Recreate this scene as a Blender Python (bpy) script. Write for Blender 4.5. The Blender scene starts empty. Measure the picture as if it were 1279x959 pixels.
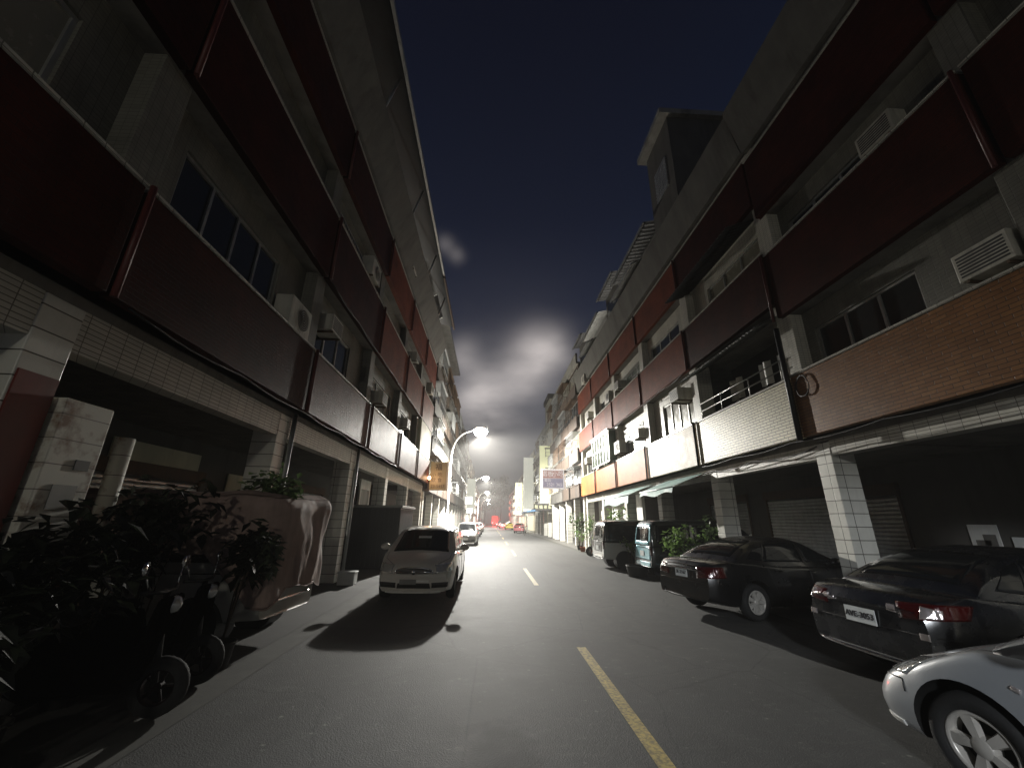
import bpy, bmesh, math, random
from math import sin, cos, pi, radians
from mathutils import Vector, Matrix, noise
from mathutils.bvhtree import BVHTree

random.seed(7)
sc = bpy.context.scene
COL = sc.collection

# ------------------------------------------------------------------ helpers
def tag(o, label=None, cat=None, group=None, kind=None):
    if label: o['label'] = label
    if cat: o['category'] = cat
    if group: o['group'] = group
    if kind: o['kind'] = kind
    return o

def empty(name, loc=(0, 0, 0), rz=0.0, label=None, cat=None, group=None):
    o = bpy.data.objects.new(name, None)
    COL.objects.link(o)
    o.location = loc
    o.rotation_euler = (0, 0, rz)
    o.empty_display_size = 0.3
    return tag(o, label, cat, group)

def copy_tree(o, parent=None):
    c = o.copy()
    COL.objects.link(c)
    c.parent = parent
    for ch in list(o.children):
        copy_tree(ch, c)
    return c

class MB:
    """collects geometry, links it as ONE mesh object"""
    def __init__(s):
        s.v = []; s.f = []; s.m = []; s.sm = []
    def add(s, vs, fs, mi=0, smooth=False):
        b = len(s.v)
        s.v += [tuple(p) for p in vs]
        for f in fs:
            s.f.append([b + i for i in f]); s.m.append(mi); s.sm.append(smooth)
        return s
    def box(s, x0, x1, y0, y1, z0, z1, mi=0, T=None):
        if x0 > x1: x0, x1 = x1, x0
        if y0 > y1: y0, y1 = y1, y0
        vs = [(x, y, z) for z in (z0, z1) for y in (y0, y1) for x in (x0, x1)]
        if T: vs = [T @ Vector(p) for p in vs]
        return s.add(vs, [(0, 2, 3, 1), (4, 5, 7, 6), (0, 1, 5, 4), (2, 6, 7, 3), (0, 4, 6, 2), (1, 3, 7, 5)], mi)
    def prism(s, poly, y0, y1, mi=0):
        """poly in (x,z), extruded along y"""
        n = len(poly)
        vs = [(x, y0, z) for x, z in poly] + [(x, y1, z) for x, z in poly]
        fs = [list(range(n)), list(range(2 * n - 1, n - 1, -1))]
        fs += [(i, i + n, (i + 1) % n + n, (i + 1) % n) for i in range(n)]
        return s.add(vs, fs, mi)
    def tube(s, pts, r, n=8, mi=0, cap=True):
        pts = [Vector(p) for p in pts]
        rs = r if isinstance(r, (list, tuple)) else [r] * len(pts)
        vs = []; fs = []
        up = Vector((0, 0, 1))
        for i, p in enumerate(pts):
            d = (pts[min(i + 1, len(pts) - 1)] - pts[max(i - 1, 0)])
            d = d.normalized() if d.length > 1e-9 else Vector((0, 0, 1))
            a = d.cross(up)
            if a.length < 1e-3: a = d.cross(Vector((1, 0, 0)))
            a.normalize(); b = d.cross(a)
            for k in range(n):
                t = 2 * pi * k / n
                vs.append(p + (a * cos(t) + b * sin(t)) * rs[i])
        for i in range(len(pts) - 1):
            for k in range(n):
                k2 = (k + 1) % n
                fs.append((i * n + k, i * n + k2, (i + 1) * n + k2, (i + 1) * n + k))
        s.add(vs, fs, mi, True)
        if cap:
            b = len(s.v) - len(vs)
            s.f += [[b + k for k in range(n)][::-1], [b + (len(pts) - 1) * n + k for k in range(n)]]
            s.m += [mi, mi]; s.sm += [False, False]
        return s
    def lathe(s, prof, n=24, T=None, mi=0, smooth=True):
        """prof (r,z) revolved about local z"""
        vs = []; fs = []
        for r, z in prof:
            for k in range(n):
                t = 2 * pi * k / n
                p = Vector((r * cos(t), r * sin(t), z))
                vs.append(T @ p if T else p)
        for i in range(len(prof) - 1):
            for k in range(n):
                k2 = (k + 1) % n
                fs.append((i * n + k, i * n + k2, (i + 1) * n + k2, (i + 1) * n + k))
        return s.add(vs, fs, mi, smooth)
    def mesh(s, name, mats):
        me = bpy.data.meshes.new(name)
        me.from_pydata(s.v, [], s.f)
        if not isinstance(mats, (list, tuple)): mats = [mats]
        for m in mats: me.materials.append(m)
        me.polygons.foreach_set('material_index', s.m)
        me.polygons.foreach_set('use_smooth', s.sm)
        me.update()
        return me
    def build(s, name, mats, parent=None, bevel=0):
        o = bpy.data.objects.new(name, s.mesh(name, mats))
        COL.objects.link(o)
        o.parent = parent
        if bevel:
            b = o.modifiers.new('bevel', 'BEVEL'); b.width = bevel; b.segments = 2
            b.limit_method = 'ANGLE'; b.angle_limit = radians(40)
        return o

def bake(o):
    """apply modifiers without operators"""
    bpy.context.view_layer.update()
    dg = bpy.context.evaluated_depsgraph_get(); dg.update()
    me = bpy.data.meshes.new_from_object(o.evaluated_get(dg))
    o.modifiers.clear()
    o.data = me
    return o

# ------------------------------------------------------------------ materials
def nd(nt, t, **kw):
    n = nt.nodes.new(t)
    for k, v in kw.items(): setattr(n, k, v)
    return n

def base_mat(name):
    m = bpy.data.materials.new(name); m.use_nodes = True
    nt = m.node_tree
    return m, nt, nt.nodes['Principled BSDF']

def setp(b, col=None, rough=None, metal=None, coat=None, spec=None, coat_r=0.05):
    if col is not None: b.inputs['Base Color'].default_value = (*col, 1)
    if rough is not None: b.inputs['Roughness'].default_value = rough
    if metal is not None: b.inputs['Metallic'].default_value = metal
    if coat is not None:
        b.inputs['Coat Weight'].default_value = coat
        b.inputs['Coat Roughness'].default_value = coat_r
    if spec is not None: b.inputs['Specular IOR Level'].default_value = spec

def math_(nt, op, a, b=None, c=None):
    n = nd(nt, 'ShaderNodeMath', operation=op)
    for i, x in enumerate((a, b, c)):
        if x is None: continue
        if isinstance(x, (int, float)): n.inputs[i].default_value = x
        else: nt.links.new(x, n.inputs[i])
    return n.outputs[0]

def mixc(nt, fac, a, b, mode='MIX'):
    n = nd(nt, 'ShaderNodeMix', data_type='RGBA', blend_type=mode)
    for sock, x in ((n.inputs[0], fac), (n.inputs[6], a), (n.inputs[7], b)):
        if isinstance(x, (int, float)): sock.default_value = x
        elif isinstance(x, tuple): sock.default_value = (*x, 1) if len(x) == 3 else x
        else: nt.links.new(x, sock)
    return n.outputs[2]

def ramp(nt, fac, stops):
    n = nd(nt, 'ShaderNodeValToRGB')
    e = n.color_ramp.elements
    while len(e) < len(stops): e.new(0.5)
    for el, (p, c) in zip(e, stops):
        el.position = p
        el.color = (*c, 1) if isinstance(c, tuple) else (c, c, c, 1)
    nt.links.new(fac, n.inputs[0])
    return n.outputs[0]

def wpos(nt):
    return nd(nt, 'ShaderNodeNewGeometry').outputs['Position']

def noise_(nt, vec, scale, detail=4, rough=0.55, stretch=None):
    n = nd(nt, 'ShaderNodeTexNoise')
    n.inputs['Scale'].default_value = scale
    n.inputs['Detail'].default_value = detail
    n.inputs['Roughness'].default_value = rough
    if stretch:
        mp = nd(nt, 'ShaderNodeMapping'); mp.inputs['Scale'].default_value = stretch
        nt.links.new(vec, mp.inputs['Vector']); vec = mp.outputs[0]
    nt.links.new(vec, n.inputs['Vector'])
    return n.outputs[0]

def bump_(nt, b, h, strength, dist=0.01):
    n = nd(nt, 'ShaderNodeBump')
    n.inputs['Strength'].default_value = strength
    n.inputs['Distance'].default_value = dist
    nt.links.new(h, n.inputs['Height'])
    nt.links.new(n.outputs[0], b.inputs['Normal'])

def plain(name, col, rough=0.6, metal=0.0, coat=None, var=0.25, scale=3.0, bump=0.0, bscale=40, spec=None, dirt=0.0):
    """one colour broken up by grime, streaks and a little surface relief"""
    m, nt, b = base_mat(name)
    setp(b, col, rough, metal, coat, spec)
    p = wpos(nt)
    if var:
        n1 = noise_(nt, p, scale, 5)
        n2 = noise_(nt, p, scale * 2.2, 3, stretch=(1, 1, 0.18))
        f = math_(nt, 'MULTIPLY', math_(nt, 'ADD', n1, n2), 0.5)
        lo = tuple(c * (1 - var) for c in col); hi = tuple(min(1, c * (1 + var * 0.6)) for c in col)
        c = ramp(nt, f, [(0.3, lo), (0.7, hi)])
        if dirt:
            d = ramp(nt, noise_(nt, p, scale * 0.9, 6, 0.7, stretch=(1, 1, 0.12)), [(0.5, 0.0), (0.72, dirt)])
            c = mixc(nt, d, c, (0.025, 0.02, 0.014))
        nt.links.new(c, b.inputs['Base Color'])
        r = ramp(nt, f, [(0.3, max(0.02, rough * 0.8)), (0.7, min(1, rough * 1.2))])
        nt.links.new(r, b.inputs['Roughness'])
    if bump:
        bump_(nt, b, noise_(nt, p, bscale, 4), bump)
    return m

def tile(name, cols, mortar, w, h, rough=0.3, offset=0.5, msize=0.006, bump=0.35, dirt=0.5, var=0.25, coat=0.0, wave=0.0, spec=.5):
    """glazed tiles: brick pattern on world y (or x) and z"""
    m, nt, b = base_mat(name)
    p = wpos(nt)
    sp = nd(nt, 'ShaderNodeSeparateXYZ'); nt.links.new(p, sp.inputs[0])
    u = math_(nt, 'ADD', sp.outputs[0], sp.outputs[1])
    cb = nd(nt, 'ShaderNodeCombineXYZ')
    nt.links.new(u, cb.inputs[0]); nt.links.new(sp.outputs[2], cb.inputs[1])
    br = nd(nt, 'ShaderNodeTexBrick', offset=offset)
    br.inputs['Scale'].default_value = 1
    br.inputs['Brick Width'].default_value = w
    br.inputs['Row Height'].default_value = h
    br.inputs['Mortar Size'].default_value = msize
    br.inputs['Mortar Smooth'].default_value = 0.3
    br.inputs['Bias'].default_value = 0.0
    br.inputs['Color1'].default_value = (*cols[0], 1)
    br.inputs['Color2'].default_value = (*cols[1], 1)
    br.inputs['Mortar'].default_value = (*mortar, 1)
    nt.links.new(cb.outputs[0], br.inputs['Vector'])
    f = noise_(nt, p, 1.3, 6, 0.65)
    c = mixc(nt, 1.0, br.outputs['Color'], ramp(nt, f, [(0.3, 1 - var), (0.7, 1.0)]), 'MULTIPLY')
    d = ramp(nt, noise_(nt, p, 1.6, 6, 0.7, stretch=(1, 1, 0.1)), [(0.48, 0.0), (0.75, dirt)])
    c = mixc(nt, d, c, tuple(x * 0.22 for x in cols[0]))
    nt.links.new(c, b.inputs['Base Color'])
    setp(b, None, rough, 0, coat, spec)
    r = ramp(nt, noise_(nt, p, 6, 4), [(0.3, rough * 0.94), (0.75, min(1, rough * 1.1))])
    nt.links.new(r, b.inputs['Roughness'])
    hgt = math_(nt, 'SUBTRACT', 1.0, br.outputs['Fac'])
    if wave:
        hgt = math_(nt, 'ADD', hgt, math_(nt, 'MULTIPLY', noise_(nt, p, 9, 2), wave))
    bump_(nt, b, hgt, bump, 0.006)
    return m

def emit(name, col, strength):
    m, nt, b = base_mat(name)
    setp(b, (0, 0, 0), 0.5)
    b.inputs['Emission Color'].default_value = (*col, 1)
    b.inputs['Emission Strength'].default_value = strength
    return m

def car_paint(name, col, rough=0.35, metal=0.3, flake=0.0, dust=0.35):
    m, nt, b = base_mat(name)
    setp(b, col, rough, metal, 1.0)
    p = nd(nt, 'ShaderNodeTexCoord').outputs['Object']
    f = ramp(nt, noise_(nt, p, 2.5, 6, 0.7), [(0.35, 0.0), (0.8, dust)])
    c = mixc(nt, f, col, tuple(0.6 * x + 0.03 for x in col))
    nt.links.new(c, b.inputs['Base Color'])
    r = ramp(nt, noise_(nt, p, 5, 5), [(0.3, rough * 0.8), (0.7, min(1, rough * 1.35))])
    nt.links.new(r, b.inputs['Roughness'])
    cr = ramp(nt, noise_(nt, p, 3, 5, 0.7), [(0.35, 0.03), (0.8, 0.22)])
    nt.links.new(cr, b.inputs['Coat Roughness'])
    return m

M = {}
M['col_tile'] = tile('white_column_tile', ((.78, .77, .70), (.72, .71, .64)), (.10, .09, .07), 1.13, 0.24, 0.35, 0.0, 0.008, 0.5, 0.45)
M['beam_tile'] = tile('white_small_tile', ((.60, .58, .50), (.52, .50, .44)), (.16, .15, .12), 0.225, 0.055, 0.35, 0.0, 0.006, 0.5, 0.3)
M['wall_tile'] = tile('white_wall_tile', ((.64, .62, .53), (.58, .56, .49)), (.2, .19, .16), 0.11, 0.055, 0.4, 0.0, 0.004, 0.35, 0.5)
M['dimmed_wall_tile'] = tile('dimmed_white_wall_tile', ((.20, .195, .163), (.17, .165, .138)), (.10, .095, .08), 0.11, 0.055, 0.5, 0.0, 0.004, 0.35, 0.7, 0.4)  # wall tile copy with the near facades' night shade put into its colour
M['parapet_grey'] = plain('dimmed_weathered_parapet', (.115, .11, .097), 0.9, var=.4, scale=1.3, bump=.2, dirt=.7)  # grey darkened to put shade on the upper walls; the streaks are dirt
M['red_tile'] = tile('shaded_dark_red_tile', ((.060, .010, .005), (.046, .0075, .004)), (.022, .006, .004), 0.20, 0.06, 0.55, 0.5, 0.004, 0.4, 0.5, 0.55, 0, 0.0, .09)  # red tile darkened in colour to shade the near bays
M['lit_red_tile'] = tile('lit_dark_red_tile', ((.22, .050, .022), (.18, .042, .018)), (.07, .018, .01), 0.20, 0.06, 0.6, 0.5, 0.004, 0.35, 0.45, 0.5, 0, 0.0, .1)  # brighter copy of the red tile, lamp light put into its colour
M['brown_tile'] = tile('brown_tile', ((.32, .15, .055), (.26, .115, .042)), (.09, .045, .02), 0.22, 0.062, 0.36, 0.5, 0.006, 0.5, 0.3, 0.4, 0, 0.4, .45)
M['cream_tile'] = tile('cream_brick_tile', ((.74, .68, .46), (.66, .60, .38)), (.12, .09, .05), 0.24, 0.066, 0.40, 0.5, 0.009, 0.9, 0.3, 0.3, 0, 0.3, .45)
M['pink_tile'] = tile('pinkish_mottled_tile', ((.72, .62, .47), (.64, .54, .40)), (.32, .26, .18), 0.22, 0.06, 0.50, 0.5, 0.004, 0.35, 0.3, 0.35, 0, 0.0, .30)
M['orange_tile'] = tile('orange_tile', ((.58, .19, .045), (.52, .165, .04)), (.25, .10, .04), 0.22, 0.06, 0.54, 0.5, 0.004, 0.3, 0.3, 0.4, 0, 0.0, .15)
M['maroon_tile'] = tile('maroon_gloss_tile', ((.13, .045, .035), (.105, .038, .03)), (.06, .025, .02), 0.2, 0.06, 0.50, 0.5, 0.004, 0.3, 0.3, 0.5, 0, 0.0, .07)
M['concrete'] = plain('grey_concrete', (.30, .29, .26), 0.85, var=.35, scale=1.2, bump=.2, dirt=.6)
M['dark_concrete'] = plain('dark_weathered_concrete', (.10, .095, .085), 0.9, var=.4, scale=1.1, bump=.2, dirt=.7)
M['plaster'] = plain('pale_plaster', (.46, .44, .37), 0.8, var=.3, scale=1.0, bump=.12, dirt=.5)
M['cream_wall'] = plain('cream_painted_wall', (.58, .56, .42), 0.7, var=.22, scale=1.2, bump=.08, dirt=.35)
M['brown_wall'] = plain('brown_stained_wall', (.06, .042, .03), 0.8, var=.5, scale=0.8, bump=.15, dirt=.6)
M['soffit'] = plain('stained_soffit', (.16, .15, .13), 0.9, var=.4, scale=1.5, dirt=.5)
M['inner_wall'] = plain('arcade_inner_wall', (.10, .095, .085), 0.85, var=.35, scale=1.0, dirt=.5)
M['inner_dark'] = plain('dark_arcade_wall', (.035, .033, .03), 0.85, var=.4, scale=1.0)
M['alu'] = plain('aluminium_frame', (.45, .45, .43), 0.4, .7, var=.25, scale=6)
M['steel'] = plain('galvanised_steel', (.42, .43, .43), 0.45, .6, var=.3, scale=4)
M['rusty'] = plain('rusty_steel', (.09, .055, .032), 0.75, .1, var=.5, scale=5, bump=.2)
M['sheet'] = plain('grey_sheet_metal', (.20, .20, .19), 0.5, .4, var=.35, scale=1.8, dirt=.5)
M['sheet_dark'] = plain('dark_sheet_metal', (.022, .022, .023), 0.5, .4, var=.4, scale=1.8)
M['pipe_red'] = plain('dark_red_pipe', (.09, .018, .014), 0.5, var=.3)
M['pipe_black'] = plain('black_pipe', (.012, .012, .012), 0.5, var=.2)
M['pole'] = plain('pale_painted_pole', (.55, .55, .50), 0.45, .3, var=.2, scale=2)
M['ac_white'] = plain('yellowed_white_plastic', (.46, .44, .38), 0.55, var=.3, scale=3, dirt=.6)
M['ac_dark'] = plain('dark_fan_grille', (.03, .03, .03), 0.6)
M['awning'] = plain('pale_teal_awning', (.34, .50, .46), 0.7, var=.25, scale=1.5, bump=.1, bscale=8)
M['black_rubber'] = plain('tyre_rubber', (.014, .014, .014), 0.85, var=.3, scale=12, bump=.2)
M['black_plastic'] = plain('black_plastic', (.015, .015, .015), 0.45, var=.2)
M['rim'] = plain('alloy_rim', (.52, .50, .46), 0.35, .25, var=.25, scale=8)
M['rim_dark'] = plain('dirty_alloy_rim', (.22, .21, .19), 0.35, .8, var=.35, scale=8)
M['chrome'] = plain('chrome', (.75, .75, .74), 0.1, 1.0, var=.1)
M['plate'] = plain('plate_white', (.72, .74, .72), 0.45, var=.12)
M['ink'] = plain('black_ink', (.02, .02, .025), 0.5, var=0)
M['terracotta'] = plain('terracotta', (.30, .10, .045), 0.8, var=.3, scale=6)
M['pot_dark'] = plain('dark_plastic_pot', (.03, .028, .025), 0.6, var=.3)
M['bark'] = plain('bark', (.07, .05, .035), 0.9, var=.4, scale=8, bump=.5)
M['tarp'] = plain('pinkish_brown_tarp', (.35, .255, .22), 0.75, var=.35, scale=3, bump=.6, bscale=9, dirt=.45, spec=.25)
M['white_paint'] = plain('white_paint', (.74, .74, .70), 0.5, var=.15, dirt=.25)
M['red_paint'] = plain('dark_red_paint', (.14, .018, .012), 0.5, var=.4, scale=3)
M['yellow_box'] = plain('pale_yellow_panel', (.66, .66, .40), 0.5, var=.12)
M['yellow_box'].node_tree.nodes['Principled BSDF'].inputs['Emission Color'].default_value = (.75, .80, .48, 1)
M['yellow_box'].node_tree.nodes['Principled BSDF'].inputs['Emission Strength'].default_value = .33
M['white_box'] = plain('pale_white_panel', (.66, .66, .58), 0.5, var=.12)
M['white_box'].node_tree.nodes['Principled BSDF'].inputs['Emission Color'].default_value = (.75, .76, .64, 1)
M['white_box'].node_tree.nodes['Principled BSDF'].inputs['Emission Strength'].default_value = .40
M['lamp_lens'] = emit('lamp_lens', (1.0, .96, .82), 200)
M['lamp_lens_far'] = emit('lamp_lens_far', (1.0, .94, .76), 60)
M['glow_warm'] = emit('warm_bulb', (1.0, .62, .32), 14)
M['glow_white'] = emit('lit_shop_sign', (1.0, .95, .80), 2.2)
M['glow_shop'] = emit('lit_shop_front', (1.0, .90, .62), 1.3)
M['glow_red'] = emit('tail_lamp_glow', (1.0, .03, .03), 40)

def glass_dark(name, col=(.006, .007, .008), rough=.04):
    m, nt, b = base_mat(name)
    setp(b, col, rough, 0, 0, .5)
    p = nd(nt, 'ShaderNodeTexCoord').outputs['Object']
    r = ramp(nt, noise_(nt, p, 4, 5, .7), [(0.4, rough), (0.8, rough + .18)])
    nt.links.new(r, b.inputs['Roughness'])
    return m
M['glass'] = glass_dark('dark_window_glass', (.02, .022, .022), .08)
M['glass_green'] = glass_dark('greenish_window_glass', (.10, .13, .10), .12)
M['curtain_glass'] = glass_dark('curtained_window_glass', (.20, .19, .15), .18)
M['car_glass'] = glass_dark('tinted_car_glass')

def lens(name, col, rough=.12, metal=.6, ribs=60.0):
    m, nt, b = base_mat(name)
    setp(b, col, rough, metal, 1.0)
    p = nd(nt, 'ShaderNodeTexCoord').outputs['Object']
    w = nd(nt, 'ShaderNodeTexWave'); w.inputs['Scale'].default_value = ribs / 10; w.inputs['Distortion'].default_value = 1.5
    nt.links.new(p, w.inputs['Vector'])
    v = nd(nt, 'ShaderNodeTexVoronoi'); v.inputs['Scale'].default_value = 22
    nt.links.new(p, v.inputs['Vector'])
    bump_(nt, b, math_(nt, 'ADD', w.outputs[1], v.outputs[0]), .35, .01)
    return m
M['head_lens'] = lens('headlamp_lens', (.62, .63, .62))
M['tail_lens'] = lens('tail_lamp_lens', (.055, .0015, .0015), .14, .1)
M['tail_clear'] = lens('clear_tail_lens', (.75, .68, .66), .12, .7)
M['dull_lens'] = plain('dull_tail_lens', (.008, .003, .003), .8, var=.2, spec=.1)
M['leaf'] = None

def leaf_mat(name, col):
    m, nt, b = base_mat(name)
    setp(b, col, .5)
    oi = nd(nt, 'ShaderNodeNewGeometry')
    c = ramp(nt, oi.outputs['Random Per Island'], [(0, tuple(x * .45 for x in col)), (1, tuple(x * 1.5 for x in col))])
    nt.links.new(c, b.inputs['Base Color'])
    tr = nd(nt, 'ShaderNodeBsdfTranslucent'); nt.links.new(c, tr.inputs[0])
    ad = nd(nt, 'ShaderNodeAddShader'); nt.links.new(b.outputs[0], ad.inputs[0]); nt.links.new(tr.outputs[0], ad.inputs[1])
    nt.links.new(ad.outputs[0], nt.nodes['Material Output'].inputs[0])
    return m
M['leaf'] = leaf_mat('green_leaves', (.075, .12, .035))
M['leaf_dark'] = leaf_mat('dark_leaves', (.035, .055, .02))
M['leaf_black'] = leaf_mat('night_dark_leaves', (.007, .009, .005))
M['leaf_far'] = leaf_mat('far_tree_leaves', (.03, .04, .02))

def asphalt():
    m, nt, b = base_mat('worn_asphalt')
    p = wpos(nt)
    big = noise_(nt, p, .35, 5, .6)
    mid = noise_(nt, p, 2.2, 6, .65)
    lane = noise_(nt, p, 1.0, 4, .6, stretch=(1.6, .12, 1))
    f = math_(nt, 'MULTIPLY', math_(nt, 'ADD', math_(nt, 'ADD', big, mid), lane), 1 / 3)
    c = ramp(nt, f, [(0.36, (.055, .055, .053)), (0.5, (.072, .072, .070)), (0.64, (.088, .088, .085))])
    # light aggregate
    v = nd(nt, 'ShaderNodeTexVoronoi'); v.inputs['Scale'].default_value = 75
    nt.links.new(p, v.inputs['Vector'])
    sp = ramp(nt, v.outputs['Distance'], [(0.0, .55), (0.28, 0.0)])
    gate = ramp(nt, noise_(nt, p, 30, 3), [(0.47, 0.0), (0.60, 1.0)])
    c = mixc(nt, math_(nt, 'MULTIPLY', sp, gate), c, (.34, .34, .32))
    # stray pale flecks on the left half of the carriageway
    v2 = nd(nt, 'ShaderNodeTexVoronoi'); v2.inputs['Scale'].default_value = 8
    nt.links.new(p, v2.inputs['Vector'])
    fl = ramp(nt, v2.outputs['Distance'], [(0.07, .9), (0.20, 0.0)])
    wisps = noise_(nt, p, 5.0, 7, .8, stretch=(.8, 1.6, 1))
    g2 = ramp(nt, wisps, [(0.50, 0.0), (0.64, .9)])
    c = mixc(nt, math_(nt, 'MULTIPLY', math_(nt, 'MAXIMUM', fl, math_(nt, 'MULTIPLY', g2, .16)), g2), c, (.26, .26, .23))
    # damp dark patches / old repairs
    d = ramp(nt, noise_(nt, p, .8, 5, .55), [(0.55, 0.0), (0.78, .3)])
    c = mixc(nt, d, c, (.026, .026, .025))
    # oil stain on the lane
    so = nd(nt, 'ShaderNodeVectorMath', operation='SUBTRACT'); nt.links.new(p, so.inputs[0]); so.inputs[1].default_value = (.16, 3.55, 0)
    sm = nd(nt, 'ShaderNodeVectorMath', operation='MULTIPLY'); nt.links.new(so.outputs[0], sm.inputs[0]); sm.inputs[1].default_value = (3.1, 1.15, 0)
    sl = nd(nt, 'ShaderNodeVectorMath', operation='LENGTH'); nt.links.new(sm.outputs[0], sl.inputs[0])
    sd = math_(nt, 'ADD', sl.outputs['Value'], math_(nt, 'MULTIPLY', noise_(nt, p, 5, 6, .65), .9))
    c = mixc(nt, ramp(nt, sd, [(0.75, .75), (1.0, .62)]) if False else ramp(nt, math_(nt, 'MULTIPLY', sd, .5), [(0.55, .72), (0.78, 0.0)]), c, (.020, .020, .020))
    # crack network
    cv = nd(nt, 'ShaderNodeTexVoronoi', feature='DISTANCE_TO_EDGE'); cv.inputs['Scale'].default_value = .55
    wv = mixc(nt, .12, p, noise_(nt, p, 2.5, 4))
    nt.links.new(wv, cv.inputs['Vector'])
    ck = ramp(nt, cv.outputs['Distance'], [(0.0, .3), (0.008, 0.0)])
    c = mixc(nt, ck, c, (.012, .012, .012))
    nt.links.new(c, b.inputs['Base Color'])
    r = ramp(nt, mid, [(0.3, .73), (0.7, .77)])
    nt.links.new(r, b.inputs['Roughness'])
    b.inputs['Specular IOR Level'].default_value = .35
    h = math_(nt, 'ADD', math_(nt, 'MULTIPLY', v.outputs['Distance'], 1.0), math_(nt, 'MULTIPLY', noise_(nt, p, 180, 3), .5))
    bump_(nt, b, h, .6, .004)
    return m
M['asphalt'] = asphalt()

def road_paint(name, col):
    m, nt, b = base_mat(name)
    p = wpos(nt)
    w = ramp(nt, noise_(nt, p, 28, 5, .7), [(0.42, 1.0), (0.60, .35)])
    w2 = ramp(nt, noise_(nt, p, 4, 5, .7), [(0.35, 1.0), (0.75, .55)])
    c = mixc(nt, math_(nt, 'MULTIPLY', w, w2), (.06, .06, .055), col)
    nt.links.new(c, b.inputs['Base Color']); setp(b, None, .6)
    bump_(nt, b, noise_(nt, p, 120, 3), .3, .004)
    return m
M['yellow_line'] = road_paint('worn_yellow_line', (.62, .47, .13))
M['white_line'] = road_paint('worn_white_line', (.6, .6, .56))
M['gutter'] = tile('gutter_concrete', ((.33, .32, .28), (.28, .27, .24)), (.07, .07, .06), 0.9, 5.0, .8, 0, .012, .3, .4, .4)
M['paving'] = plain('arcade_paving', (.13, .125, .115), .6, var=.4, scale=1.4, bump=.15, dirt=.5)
M['ground'] = plain('ground_concrete', (.10, .10, .09), .85, var=.3, scale=.4)

# ------------------------------------------------------------------ camera
HC = 1.7
pitch, yaw, roll = radians(18.72), radians(2.64), radians(0.78)
fw = Vector((sin(yaw) * cos(pitch), cos(yaw) * cos(pitch), sin(pitch)))
rt = Vector((cos(yaw), -sin(yaw), 0)); up = rt.cross(fw)
r2 = rt * cos(roll) + up * sin(roll); u2 = up * cos(roll) - rt * sin(roll)
cd = bpy.data.cameras.new('camera'); cam = bpy.data.objects.new('camera', cd); COL.objects.link(cam)
cam.matrix_world = Matrix(((r2.x, u2.x, -fw.x, 0), (r2.y, u2.y, -fw.y, 0), (r2.z, u2.z, -fw.z, HC), (0, 0, 0, 1)))
cd.sensor_width = 36; cd.lens = 505 / 1279 * 36; cd.clip_start = .05; cd.clip_end = 3000
sc.camera = cam
sc.view_settings.view_transform = 'Standard'
sc.view_settings.look = 'None'
sc.view_settings.exposure = 0
sc.view_settings.gamma = 1
sc.cycles.max_bounces = 6
sc.cycles.sample_clamp_indirect = 3.0
sc.cycles.use_denoising = True

# ------------------------------------------------------------------ world
def world():
    w = bpy.data.worlds.new('World'); sc.world = w; w.use_nodes = True
    nt = w.node_tree
    tc = nd(nt, 'ShaderNodeTexCoord').outputs['Generated']
    nt.links.new(sky_colour(nt, tc), nt.nodes['Background'].inputs[0]); nt.nodes['Background'].inputs[1].default_value = 1.0
    # thin humid night haze (even density, so it renders fast)
    vs = nd(nt, 'ShaderNodeVolumeScatter'); vs.inputs['Anisotropy'].default_value = .15
    vs.inputs['Color'].default_value = (1, .98, .95, 1); vs.inputs['Density'].default_value = HAZE
    nt.links.new(vs.outputs[0], nt.nodes['World Output'].inputs['Volume'])
    # the same sky on a dome, because even haze would swallow an infinitely far background
    m = bpy.data.materials.new('night_sky'); m.use_nodes = True
    mt = m.node_tree; mt.nodes.remove(mt.nodes['Principled BSDF'])
    em = nd(mt, 'ShaderNodeEmission'); mt.links.new(sky_colour(mt, wpos(mt)), em.inputs[0]); em.inputs[1].default_value = math.exp(HAZE * DOME) * .97
    mt.links.new(em.outputs[0], mt.nodes['Material Output'].inputs[0]); m.cycles.emission_sampling = 'NONE'
    d = MB(); d.lathe([(DOME * cos(radians(a)), DOME * sin(radians(a))) for a in range(-4, 91, 2)], 96)
    tag(d.build('sky', m), kind='structure')

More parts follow.
